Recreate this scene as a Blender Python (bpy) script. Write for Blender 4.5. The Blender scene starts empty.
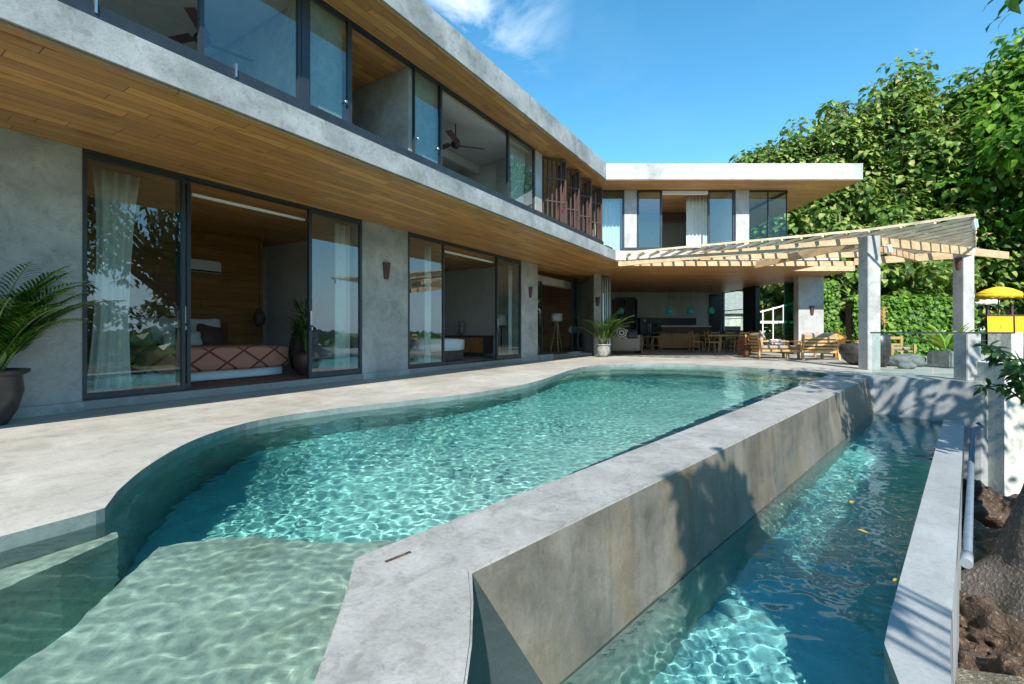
import bpy, bmesh, math, random
from mathutils import Vector, Matrix, noise
R = math.radians
S = bpy.context.scene
COL = S.collection
rnd = random.Random(7)

# ---------------------------------------------------------------- camera, sky, sun, exposure
cam = bpy.data.objects.new('camera', bpy.data.cameras.new('camera')); COL.objects.link(cam); S.camera = cam
cam.data.sensor_width = 36; cam.data.lens = 16; cam.data.shift_y = -11/1024
cam.location = (0, 0, .92); cam.rotation_euler = (R(90), 0, 0)
cam.data.clip_start = .05; cam.data.clip_end = 3000

SUN_EL = math.atan(1/1.15); SUN_DIR = Vector((.05, 1.15, -1.0))
world = bpy.data.worlds.new('World'); S.world = world; world.use_nodes = True
nt = world.node_tree; L = nt.links
sky = nt.nodes.new('ShaderNodeTexSky'); sky.sky_type = 'NISHITA'; sky.sun_disc = False
sky.sun_elevation = SUN_EL; sky.sun_rotation = R(180+2.5)
sky.air_density = 1.05; sky.dust_density = .05; sky.ozone_density = 2.2; sky.altitude = 200
hs = nt.nodes.new('ShaderNodeHueSaturation'); hs.inputs['Saturation'].default_value = 1.28; hs.inputs['Value'].default_value = .85; hs.inputs['Hue'].default_value = .482
L.new(sky.outputs[0], hs.inputs['Color'])
# thin wisps of cloud high over the roofs
tc = nt.nodes.new('ShaderNodeTexCoord'); mp = nt.nodes.new('ShaderNodeMapping'); mp.inputs['Scale'].default_value = (3.2, 1.2, 6.5)
mp.inputs['Rotation'].default_value = (0, R(35), 0)
ns = nt.nodes.new('ShaderNodeTexNoise'); ns.inputs['Scale'].default_value = 1.5; ns.inputs['Detail'].default_value = 9; ns.inputs['Roughness'].default_value = .62; ns.inputs['Distortion'].default_value = .5
L.new(tc.outputs['Generated'], mp.inputs[0]); L.new(mp.outputs[0], ns.inputs['Vector'])
cr = nt.nodes.new('ShaderNodeValToRGB'); cr.color_ramp.elements[0].position = .48; cr.color_ramp.elements[1].position = .78
L.new(ns.outputs['Fac'], cr.inputs[0])
dp = nt.nodes.new('ShaderNodeVectorMath'); dp.operation = 'DISTANCE'; dp.inputs[1].default_value = (-.085, .815, .575)
L.new(tc.outputs['Generated'], dp.inputs[0])
fd = nt.nodes.new('ShaderNodeMapRange'); fd.inputs['From Min'].default_value = .02; fd.inputs['From Max'].default_value = .2; fd.inputs['To Min'].default_value = 1; fd.inputs['To Max'].default_value = .03
L.new(dp.outputs['Value'], fd.inputs['Value'])
ml = nt.nodes.new('ShaderNodeMath'); ml.operation = 'MULTIPLY'; L.new(cr.outputs[0], ml.inputs[0]); L.new(fd.outputs[0], ml.inputs[1])
mx = nt.nodes.new('ShaderNodeMixRGB'); mx.inputs['Color2'].default_value = (4.6, 5.1, 5.6, 1)
L.new(ml.outputs[0], mx.inputs[0]); L.new(hs.outputs[0], mx.inputs['Color1'])
sz = nt.nodes.new('ShaderNodeSeparateXYZ'); L.new(tc.outputs['Generated'], sz.inputs[0])
hz = nt.nodes.new('ShaderNodeMapRange'); hz.inputs['From Min'].default_value = 0; hz.inputs['From Max'].default_value = .24; hz.inputs['To Min'].default_value = .85; hz.inputs['To Max'].default_value = 0
L.new(sz.outputs['Z'], hz.inputs['Value'])
hm = nt.nodes.new('ShaderNodeMixRGB'); hm.inputs['Color2'].default_value = (2.0, 3.3, 4.6, 1); L.new(hz.outputs[0], hm.inputs[0]); L.new(mx.outputs[0], hm.inputs['Color1'])
bg = nt.nodes['Background']; L.new(hm.outputs[0], bg.inputs[0]); bg.inputs[1].default_value = .15
sl = bpy.data.lights.new('sun', 'SUN'); sl.energy = 3.7; sl.angle = R(.5); sl.color = (1, .955, .88)
sun = bpy.data.objects.new('sun', sl); COL.objects.link(sun); sun.rotation_euler = SUN_DIR.to_track_quat('-Z', 'Y').to_euler()
sl.cycles.is_caustics_light = True
S.view_settings.view_transform = 'Standard'; S.view_settings.look = 'None'; S.view_settings.gamma = 1
S.view_settings.use_curve_mapping = False
S.view_settings.exposure = 1.05
S.cycles.use_denoising = True
S.cycles.max_bounces = 10; S.cycles.transparent_max_bounces = 24; S.cycles.transmission_bounces = 8; S.cycles.glossy_bounces = 5; S.cycles.diffuse_bounces = 4
S.cycles.sample_clamp_indirect = 6
S.cycles.caustics_reflective = False

# ---------------------------------------------------------------- frames
PI = math.pi
AX, AY = -3.52, 7.56                         # anchor of the bedroom facade; s runs along it, t into the house
D = Vector((.528, .849)).normalized()
ANG = math.atan2(D.y, D.x)
FAC = Matrix.Translation((AX, AY, 0)) @ Matrix.Rotation(ANG, 4, 'Z')
def F2(s, t): v = FAC @ Vector((s, t, 0)); return (v.x, v.y)

# ---------------------------------------------------------------- materials
def nodes(name):
    m = bpy.data.materials.new(name); m.use_nodes = True
    return m, m.node_tree, m.node_tree.nodes['Principled BSDF']
def ramp(t, fac, stops):
    c = t.nodes.new('ShaderNodeValToRGB'); e = c.color_ramp.elements
    while len(e) < len(stops): e.new(.5)
    for k, (p, col) in enumerate(stops): e[k].position = p; e[k].color = (*col, 1)
    t.links.new(fac, c.inputs[0]); return c
def noi(t, scale, detail=5, rough=.55, vec=None, dist=0, coord='Object', mscale=None, rot=None):
    n = t.nodes.new('ShaderNodeTexNoise'); n.inputs['Scale'].default_value = scale; n.inputs['Detail'].default_value = detail
    n.inputs['Roughness'].default_value = rough; n.inputs['Distortion'].default_value = dist
    if vec is None:
        c = t.nodes.new('ShaderNodeTexCoord'); vec = c.outputs[coord]
    if mscale or rot:
        mm = t.nodes.new('ShaderNodeMapping')
        if mscale: mm.inputs['Scale'].default_value = mscale
        if rot: mm.inputs['Rotation'].default_value = rot
        t.links.new(vec, mm.inputs[0]); vec = mm.outputs[0]
    t.links.new(vec, n.inputs['Vector']); return n
def mixc(t, fac, a, b, mode='MIX'):
    x = t.nodes.new('ShaderNodeMixRGB'); x.blend_type = mode
    for k, v in ((0, fac), (1, a), (2, b)):
        if isinstance(v, (int, float)): x.inputs[k].default_value = v
        elif isinstance(v, tuple): x.inputs[k].default_value = (*v, 1)
        else: t.links.new(v, x.inputs[k])
    return x.outputs[0]
def bump(t, b, h, strength=.3, dist=.02):
    n = t.nodes.new('ShaderNodeBump'); n.inputs['Strength'].default_value = strength; n.inputs['Distance'].default_value = dist
    t.links.new(h, n.inputs['Height']); t.links.new(n.outputs[0], b.inputs['Normal'])
def plain(name, col, rough=.6, metal=0, var=.0, vs=8, bmp=0):
    m, t, b = nodes(name); b.inputs['Roughness'].default_value = rough; b.inputs['Metallic'].default_value = metal
    if var:
        n = noi(t, vs); c = ramp(t, n.outputs['Fac'], [(.3, tuple(x*(1-var) for x in col)), (.7, tuple(min(1, x*(1+var)) for x in col))])
        t.links.new(c.outputs[0], b.inputs['Base Color'])
        if bmp: bump(t, b, n.outputs['Fac'], bmp)
    else: b.inputs['Base Color'].default_value = (*col, 1)
    return m
def concrete(name, lo, hi, stain=None, rough=.75, scale=.9, stretch=(1, 1, 1), streak=0, bmp=.25, trowel=.5, grain=.45):
    m, t, b = nodes(name)
    c = t.nodes.new('ShaderNodeTexCoord')
    a = noi(t, scale, 10, .62, c.outputs['Object'], .35, mscale=stretch)
    base = ramp(t, a.outputs['Fac'], [(.32, lo), (.5, tuple((x+y)/2 for x, y in zip(lo, hi))), (.68, hi)]).outputs[0]
    d = noi(t, scale*4.5, 8, .7, c.outputs['Object'], 1.1)
    dr = ramp(t, d.outputs['Fac'], [(.38, (.72, .72, .72)), (.5, (1, 1, 1)), (.64, (1.0, 1.0, 1.0))])
    base = mixc(t, trowel, base, dr.outputs[0], 'MULTIPLY')
    # hairline craze veins
    v = t.nodes.new('ShaderNodeTexVoronoi'); v.feature = 'DISTANCE_TO_EDGE'; v.inputs['Scale'].default_value = scale*2.2
    dn = noi(t, scale*3, 4, .5, c.outputs['Object'])
    vm = mixc(t, .12, c.outputs['Object'], dn.outputs['Color']); t.links.new(vm, v.inputs['Vector'])
    vr = ramp(t, v.outputs['Distance'], [(0, (1, 1, 1)), (.035, (0, 0, 0))])
    base = mixc(t, mixc(t, .09, (0, 0, 0), vr.outputs[0]), base, tuple(min(1, x*1.35) for x in hi))
    if stain:
        sn = noi(t, scale*.8, 6, .6, c.outputs['Object'], .6, mscale=(1, 1, .35) if streak else None)
        sr = ramp(t, sn.outputs['Fac'], [(.5, (0, 0, 0)), (.72, (1, 1, 1))])
        base = mixc(t, sr.outputs[0], base, mixc(t, .55, base, stain))
    if streak:
        k = noi(t, 5, 6, .6, c.outputs['Object'], .2, mscale=(1, 1, .07))
        kr = ramp(t, k.outputs['Fac'], [(.35, (.62, .62, .6)), (.55, (1, 1, 1))])
        base = mixc(t, streak, base, kr.outputs[0], 'MULTIPLY')
    t.links.new(base, b.inputs['Base Color'])
    g = noi(t, 55, 6, .7, c.outputs['Object'])
    gc = ramp(t, g.outputs['Fac'], [(.36, (.70, .69, .67)), (.5, (1, 1, 1)), (.66, (1.12, 1.12, 1.12))]); base = mixc(t, grain, base, gc.outputs[0], 'MULTIPLY'); t.links.new(base, b.inputs['Base Color'])
    mh = mixc(t, .45, d.outputs['Fac'], g.outputs['Fac'])
    if bmp: bump(t, b, mh, bmp, .012)
    rr = t.nodes.new('ShaderNodeMapRange'); rr.inputs['To Min'].default_value = rough-.16; rr.inputs['To Max'].default_value = min(1, rough+.12)
    t.links.new(a.outputs['Fac'], rr.inputs['Value']); t.links.new(rr.outputs[0], b.inputs['Roughness'])
    return m
def planks(name, c1, c2, c3, length=1.6, width=.14, along=0, rough=.5, gap=(.11, .05, .018), gapw=.008):
    m, t, b = nodes(name); c = t.nodes.new('ShaderNodeTexCoord'); mm = t.nodes.new('ShaderNodeMapping')
    # along: rotates the brick rows so that planks run along local x (0), y (90) or z
    if along == 'z': mm.inputs['Rotation'].default_value = (0, R(90), 0)
    elif along == 'xz': mm.inputs['Rotation'].default_value = (R(90), 0, 0)
    elif along: mm.inputs['Rotation'].default_value = (0, 0, R(along))
    t.links.new(c.outputs['Object'], mm.inputs[0])
    sp = t.nodes.new('ShaderNodeSeparateXYZ'); t.links.new(mm.outputs[0], sp.inputs[0])
    def mt(op, a_, b_=None):
        k_ = t.nodes.new('ShaderNodeMath'); k_.operation = op
        for i_, v_ in enumerate((a_, b_)):
            if isinstance(v_, (int, float)): k_.inputs[i_].default_value = v_
            elif v_ is not None: t.links.new(v_, k_.inputs[i_])
        return k_.outputs[0]
    wn = t.nodes.new('ShaderNodeTexWhiteNoise'); wn.noise_dimensions = '1D'; t.links.new(mt('FLOOR', mt('DIVIDE', sp.outputs[1], width)), wn.inputs['W'])
    cb_ = t.nodes.new('ShaderNodeCombineXYZ'); t.links.new(mt('ADD', sp.outputs[0], mt('MULTIPLY', wn.outputs['Value'], length*7.3)), cb_.inputs[0]); t.links.new(sp.outputs[1], cb_.inputs[1]); t.links.new(sp.outputs[2], cb_.inputs[2])
    def br(a, bb, mort, off):
        q = t.nodes.new('ShaderNodeTexBrick'); q.inputs['Scale'].default_value = 1; q.inputs['Brick Width'].default_value = length; q.inputs['Row Height'].default_value = width
        q.inputs['Mortar Size'].default_value = gapw*.5; q.inputs['Mortar Smooth'].default_value = .2; q.inputs['Bias'].default_value = 0; q.offset = off; q.offset_frequency = 3
        q.inputs['Color1'].default_value = (*a, 1); q.inputs['Color2'].default_value = (*bb, 1); q.inputs['Mortar'].default_value = (*mort, 1)
        t.links.new(cb_.outputs[0], q.inputs['Vector']); return q
    q1 = br(c1, c2, gap, 0)
    q2 = br((.0, .0, .0), (1, 1, 1), (.5, .5, .5), 0); q2.inputs['Bias'].default_value = -.35
    base = mixc(t, mixc(t, .45, (0, 0, 0), q2.outputs['Color']), q1.outputs['Color'], c3)
    gr = noi(t, 3, 8, .6, cb_.outputs[0], .5, mscale=(.9, 14, 14))
    gv = ramp(t, gr.outputs['Fac'], [(.3, (.62, .6, .56)), (.55, (1, 1, 1)), (.8, (1.1, 1.05, .98))])
    base = mixc(t, .75, base, gv.outputs[0], 'MULTIPLY')
    kn = noi(t, 1.1, 4, .5, cb_.outputs[0], .8, mscale=(1, 5, 5)); kr = ramp(t, kn.outputs['Fac'], [(.28, (.45, .38, .3)), (.42, (1, 1, 1))])
    base = mixc(t, .8, base, kr.outputs[0], 'MULTIPLY')
    base = mixc(t, q1.outputs['Fac'], base, gap)
    t.links.new(base, b.inputs['Base Color']); b.inputs['Roughness'].default_value = rough
    inv = t.nodes.new('ShaderNodeInvert'); t.links.new(q1.outputs['Fac'], inv.inputs['Color'])
    bump(t, b, inv.outputs[0], .35, .006)
    return m
def wood(name, col, rough=.5, var=.3, axis=(1, 1, .12), sc=9):
    m, t, b = nodes(name)
    n = noi(t, sc, 6, .6, dist=.6, mscale=axis)
    c = ramp(t, n.outputs['Fac'], [(.3, tuple(x*(1-var) for x in col)), (.65, tuple(min(1, x*(1+var*.6)) for x in col))])
    t.links.new(c.outputs[0], b.inputs['Base Color']); b.inputs['Roughness'].default_value = rough
    bump(t, b, n.outputs['Fac'], .15); return m
def glass(name, tint=(.8, .9, .9), ior=2.1, rough=0):
    m = bpy.data.materials.new(name); m.use_nodes = True; t = m.node_tree; t.nodes.clear()
    o = t.nodes.new('ShaderNodeOutputMaterial'); tr = t.nodes.new('ShaderNodeBsdfTransparent'); tr.inputs[0].default_value = (*tint, 1)
    gl = t.nodes.new('ShaderNodeBsdfGlossy'); gl.inputs['Roughness'].default_value = rough; gl.inputs['Color'].default_value = (.93, .98, 1, 1)
    fr = t.nodes.new('ShaderNodeFresnel'); fr.inputs['IOR'].default_value = ior
    n = noi(t, .6, 2, .4); bp = t.nodes.new('ShaderNodeBump'); bp.inputs['Strength'].default_value = .02; bp.inputs['Distance'].default_value = .02
    t.links.new(n.outputs['Fac'], bp.inputs['Height']); t.links.new(bp.outputs[0], gl.inputs['Normal'])
    ge = t.nodes.new('ShaderNodeNewGeometry'); sb = t.nodes.new('ShaderNodeMath'); sb.operation = 'SUBTRACT'; sb.inputs[0].default_value = 1; t.links.new(ge.outputs['Backfacing'], sb.inputs[1])
    mu = t.nodes.new('ShaderNodeMath'); mu.operation = 'MULTIPLY'; t.links.new(fr.outputs[0], mu.inputs[0]); t.links.new(sb.outputs[0], mu.inputs[1])
    x = t.nodes.new('ShaderNodeMixShader'); t.links.new(mu.outputs[0], x.inputs[0]); t.links.new(tr.outputs[0], x.inputs[1]); t.links.new(gl.outputs[0], x.inputs[2]); t.links.new(x.outputs[0], o.inputs[0])
    return m
def leafmat(name, stops, trans=.35, rough=.42, big=None):
    m = bpy.data.materials.new(name); m.use_nodes = True; t = m.node_tree; b = t.nodes['Principled BSDF']; o = t.nodes['Material Output']
    g = t.nodes.new('ShaderNodeNewGeometry'); c = ramp(t, g.outputs['Random Per Island'], stops)
    n = noi(t, .9, 3, .5); v = ramp(t, n.outputs['Fac'], [(.35, (.7, .75, .7)), (.65, (1.15, 1.12, .95))])
    col = mixc(t, .7, c.outputs[0], v.outputs[0], 'MULTIPLY')
    t.links.new(col, b.inputs['Base Color']); b.inputs['Roughness'].default_value = rough; b.inputs['Specular IOR Level'].default_value = .35
    tl = t.nodes.new('ShaderNodeBsdfTranslucent'); t.links.new(mixc(t, .5, col, (.30, .42, .05)), tl.inputs[0])
    x = t.nodes.new('ShaderNodeMixShader'); x.inputs[0].default_value = trans
    t.links.new(b.outputs[0], x.inputs[1]); t.links.new(tl.outputs[0], x.inputs[2]); t.links.new(x.outputs[0], o.inputs[0]); return m

M = {}
M['wall'] = concrete('polished_cement', (.28, .285, .27), (.51, .51, .48), stain=(.21, .21, .19), rough=.6, scale=1.2, bmp=.14, trowel=.7)
M['fascia'] = concrete('cast_concrete', (.42, .43, .42), (.62, .62, .60), stain=(.2, .2, .19), rough=.8, scale=.9, bmp=.3, trowel=.75)
M['weathered_shaded'] = concrete('weathered_shaded_concrete', (.22, .235, .235), (.44, .455, .45), stain=(.13, .135, .13), rough=.85, scale=1.3, bmp=.35, trowel=.9)  # fascia concrete, more weathered, with weaker grazing sun also darkened into the colour
M['end_shade'] = concrete('shade_dark_cement', (.04, .05, .052), (.085, .095, .095), rough=.5, scale=1.5, bmp=.2)  # shade under the infinity wall's raked end, painted as near-black cement
M['column'] = concrete('column_concrete', (.36, .37, .36), (.55, .55, .53), stain=(.22, .21, .19), rough=.75, scale=1.5, bmp=.25, trowel=.6)
M['deck'] = concrete('deck_cement', (.35, .33, .285), (.54, .515, .455), stain=(.24, .21, .16), rough=.62, scale=.8, bmp=.2, trowel=.7)
M['coping'] = concrete('wall_cement', (.25, .25, .23), (.44, .435, .405), stain=(.20, .185, .15), rough=.6, scale=1.6, bmp=.45, trowel=.85)
M['spill'] = concrete('stained_cement', (.105, .10, .082), (.26, .235, .19), stain=(.22, .13, .045), rough=.5, scale=1.3, streak=.75, bmp=.25, trowel=.6)
M['trough_wall'] = concrete('grey_cement', (.27, .285, .29), (.40, .415, .415), stain=(.2, .21, .21), rough=.6, scale=.9, bmp=.15, trowel=.4)
M['retain'] = concrete('old_plaster', (.55, .57, .50), (.78, .79, .72), stain=(.22, .16, .07), rough=.85, scale=1.6, streak=.7, bmp=.4, trowel=.9)
M['pool'] = concrete('pool_plaster', (.50, .63, .59), (.70, .79, .73), stain=(.44, .54, .48), rough=.8, scale=1.2, bmp=0, trowel=.55)
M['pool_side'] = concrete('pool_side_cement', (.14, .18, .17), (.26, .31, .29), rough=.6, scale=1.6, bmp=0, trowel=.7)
M['shelf'] = concrete('pool_shelf_plaster', (.38, .365, .31), (.60, .565, .47), stain=(.30, .28, .20), rough=.8, scale=3.0, bmp=0, trowel=.8)
M['interior'] = concrete('interior_cement', (.50, .50, .48), (.62, .62, .59), rough=.7, scale=.8, bmp=.08, trowel=.3)
M['floor'] = concrete('indoor_floor', (.22, .215, .2), (.32, .31, .29), rough=.35, scale=.8, bmp=.06, trowel=.3)
M['soffit'] = planks('teak_soffit', (.68, .34, .10), (.34, .14, .04), (.74, .43, .17), 1.5, .15, 0, .42)
M['soffit_wing'] = planks('teak_soffit_wing', (.66, .33, .11), (.38, .165, .05), (.70, .40, .17), 1.9, .14, 0, .45)
M['woodwall'] = planks('teak_wall', (.46, .21, .06), (.30, .12, .03), (.54, .28, .10), 1.4, .16, 'xz', .5)
M['island'] = planks('teak_boards', (.55, .25, .08), (.38, .15, .04), (.62, .32, .12), 3, .13, 'z', .45)
M['alu'] = plain('grey_frame', (.045, .055, .065), .38, .4, .1)
M['curb'] = plain('dark_channel', (.035, .043, .052), .42, .3, .25, 6)
M['steel'] = plain('brushed_steel', (.5, .5, .49), .3, .9, .1)
M['black'] = plain('black_plastic', (.012, .012, .013), .35, 0, .2)
M['glass'] = glass('window_glass', (.86, .905, .9), 2.3)
M['glass_up'] = glass('upper_glass', (.84, .92, .90), 2.3)
M['glass_clear'] = glass('clear_glass', (.86, .94, .94), 1.6)
M['glass_green'] = glass('stacked_glass', (.38, .72, .66), 1.7)
M['teak'] = wood('garden_teak', (.58, .34, .13), .5)
M['pergola'] = wood('pergola_timber', (.58, .40, .23), .65, .3, (1, .3, 1), 6)
M['slatwood'] = wood('weathered_slats', (.64, .52, .37), .8, .35, (1, .3, 1), 6)
M['darkwood'] = wood('screen_timber', (.10, .055, .045), .55)
M['brownwood'] = wood('stained_timber', (.17, .07, .03), .45)
M['curtain'] = plain('linen_curtain', (.66, .68, .64), .9, 0, .06)
M['linen'] = plain('white_linen', (.75, .77, .78), .9, 0, .04)
M['cushion'] = plain('taupe_fabric', (.36, .29, .22), .95, 0, .08, 30, .1)
M['orange'] = plain('orange_fabric', (.72, .27, .05), .9, 0, .12, 20)
M['yellow'] = plain('yellow_cloth', (.88, .50, .02), .8, 0, .12, 6)
M['white'] = plain('white_paint', (.8, .8, .78), .5)
M['terracotta'] = plain('rust_ceramic', (.085, .035, .028), .5, 0, .3, 18, .2)
M['pot'] = plain('dark_glazed_clay', (.045, .04, .038), .38, 0, .5, 9, .3)
M['potsilver'] = plain('aged_grey_clay', (.30, .30, .28), .5, 0, .45, 14, .3)
M['stone'] = plain('grey_stone', (.17, .17, .165), .85, 0, .35, 7, .5)
M['teal'] = plain('teal_glass_shade', (.04, .55, .52), .25, 0, .15)
M['soil'] = plain('soil', (.07, .045, .028), .95, 0, .5, 14, .8)
M['pvc'] = plain('pvc_pipe', (.11, .15, .19), .45, 0, .2)
M['pvcw'] = plain('pvc_socket', (.24, .27, .29), .5)
M['red'] = plain('red_bract', (.62, .08, .03), .5)
M['stem'] = plain('green_stem', (.20, .26, .07), .6, 0, .2)
M['path'] = plain('paving', (.35, .33, .3), .85, 0, .2, 5)
M['thatch'] = plain('grey_roof_tiles', (.34, .35, .34), .8, 0, .25, 10)

M['leaf_teak'] = leafmat('broad_leaf', [(0, (.035, .09, .02)), (.35, (.10, .19, .035)), (.68, (.21, .32, .06)), (.9, (.38, .46, .13)), (1, (.50, .42, .18))])
M['leaf_bright'] = leafmat('bright_leaf', [(0, (.05, .15, .018)), (.5, (.12, .28, .03)), (1, (.27, .45, .06))], .45)
M['leaf_dark'] = leafmat('dark_leaf', [(0, (.012, .05, .012)), (.6, (.035, .10, .02)), (1, (.09, .19, .035))], .25, .35)
M['leaf_hedge'] = leafmat('hedge_leaf', [(0, (.03, .10, .012)), (.5, (.09, .22, .02)), (1, (.24, .40, .05))], .3)
M['leaf_palm'] = leafmat('palm_leaf', [(0, (.02, .09, .015)), (.6, (.055, .17, .022)), (1, (.17, .30, .04))], .3, .35)
M['leaf_agave'] = leafmat('fleshy_leaf', [(0, (.14, .28, .04)), (1, (.42, .5, .07))], .3, .4)
M['litter'] = leafmat('leaf_litter', [(0, (.10, .05, .02)), (.6, (.22, .13, .05)), (1, (.42, .26, .08))], .1, .7)
M['leaf_fallen'] = leafmat('fallen_leaf', [(0, (.50, .30, .03)), (1, (.62, .42, .05))], .1, .5)
M['flower'] = leafmat('panicle', [(0, (.42, .33, .17)), (1, (.5, .42, .26))], .2, .8)

def bark(name, lo, hi):
    m, t, b = nodes(name)
    n = noi(t, 2.2, 9, .65, dist=.8, mscale=(1, 1, .45)); c = ramp(t, n.outputs['Fac'], [(.3, lo), (.55, tuple((x+y)*.5 for x, y in zip(lo, hi))), (.75, hi)])
    s = noi(t, 28, 4, .6); sr = ramp(t, s.outputs['Fac'], [(.55, (0, 0, 0)), (.7, (1, 1, 1))])
    t.links.new(mixc(t, sr.outputs[0], c.outputs[0], tuple(min(1, x*1.7) for x in hi)), b.inputs['Base Color']); b.inputs['Roughness'].default_value = .9
    bump(t, b, mixc(t, .5, n.outputs['Fac'], s.outputs['Fac']), 1.0, .09); return m
M['bark'] = bark('rough_bark', (.055, .045, .035), (.17, .15, .125))
M['bark_pale'] = bark('pale_bark', (.16, .13, .10), (.34, .30, .24))
M['earth'] = bark('brown_bank', (.035, .022, .014), (.17, .115, .075))
M['rockbank'] = bark('mossy_stone', (.07, .06, .04), (.25, .22, .16))

def grassmat():
    m, t, b = nodes('lawn'); n = noi(t, .05, 8, .6); f = noi(t, 3, 5, .6)
    c = ramp(t, n.outputs['Fac'], [(.3, (.05, .09, .02)), (.5, (.10, .16, .03)), (.7, (.19, .22, .07))])
    t.links.new(mixc(t, .5, c.outputs[0], ramp(t, f.outputs['Fac'], [(.3, (.5, .5, .5)), (.7, (1.2, 1.2, 1.2))]).outputs[0], 'MULTIPLY'), b.inputs['Base Color'])
    b.inputs['Roughness'].default_value = .95; return m
M['lawn'] = grassmat()
def watermat():
    m = bpy.data.materials.new('water_surface'); m.use_nodes = True; t = m.node_tree; t.nodes.clear()
    o = t.nodes.new('ShaderNodeOutputMaterial'); g = t.nodes.new('ShaderNodeBsdfGlass'); g.inputs['IOR'].default_value = 1.33; g.inputs['Roughness'].default_value = 0
    g.inputs['Color'].default_value = (.93, 1, 1, 1)
    t.links.new(g.outputs[0], o.inputs[0]); return m
def bodymat(name, col, dens):
    m = bpy.data.materials.new(name); m.use_nodes = True; t = m.node_tree; t.nodes.clear()
    o = t.nodes.new('ShaderNodeOutputMaterial'); g = t.nodes.new('ShaderNodeVolumeAbsorption'); g.inputs['Color'].default_value = (*col, 1); g.inputs['Density'].default_value = dens
    t.links.new(g.outputs[0], o.inputs['Volume']); return m
M['water'] = watermat()
M['water_body'] = bodymat('pool_water_tint', (.05, .90, .845), .62)
M['water_body2'] = bodymat('trough_water_tint', (.08, .82, .86), .8)
def covermat():                              # bed cover: rust diamonds on salmon
    m, t, b = nodes('patterned_bedcover'); c = t.nodes.new('ShaderNodeTexCoord'); sp = t.nodes.new('ShaderNodeSeparateXYZ'); t.links.new(c.outputs['Object'], sp.inputs[0])
    def mth(op, a, bb=None):
        k = t.nodes.new('ShaderNodeMath'); k.operation = op
        for i, v in enumerate((a, bb)):
            if v is None: continue
            if isinstance(v, (int, float)): k.inputs[i].default_value = v
            else: t.links.new(v, k.inputs[i])
        return k.outputs[0]
    u = mth('MULTIPLY', sp.outputs[0], 1.9); v = mth('ADD', mth('MULTIPLY', sp.outputs[2], 2.6), mth('MULTIPLY', sp.outputs[1], 1.9))
    def line(e): return mth('LESS_THAN', mth('ABSOLUTE', mth('SUBTRACT', mth('FRACT', e), .5)), .055)
    k = mth('MAXIMUM', line(mth('ADD', u, v)), line(mth('SUBTRACT', u, v)))
    t.links.new(mixc(t, k, (.46, .20, .13), (.16, .035, .02)), b.inputs['Base Color']); b.inputs['Roughness'].default_value = .95; return m
M['cover'] = covermat()
M['rug'] = plain('rust_rug', (.22, .06, .035), .95, 0, .3, 30)
def kilim():
    m, t, b = nodes('round_motif_fabric'); c = t.nodes.new('ShaderNodeTexCoord'); w = t.nodes.new('ShaderNodeTexWave'); w.wave_type = 'RINGS'; w.rings_direction = 'SPHERICAL'; w.inputs['Scale'].default_value = 4.2
    t.links.new(c.outputs['Object'], w.inputs['Vector']); t.links.new(ramp(t, w.outputs['Fac'], [(.42, (.05, .05, .05)), (.5, (.62, .58, .5))]).outputs[0], b.inputs['Base Color']); b.inputs['Roughness'].default_value = .95; return m
M['kilim'] = kilim()

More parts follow.
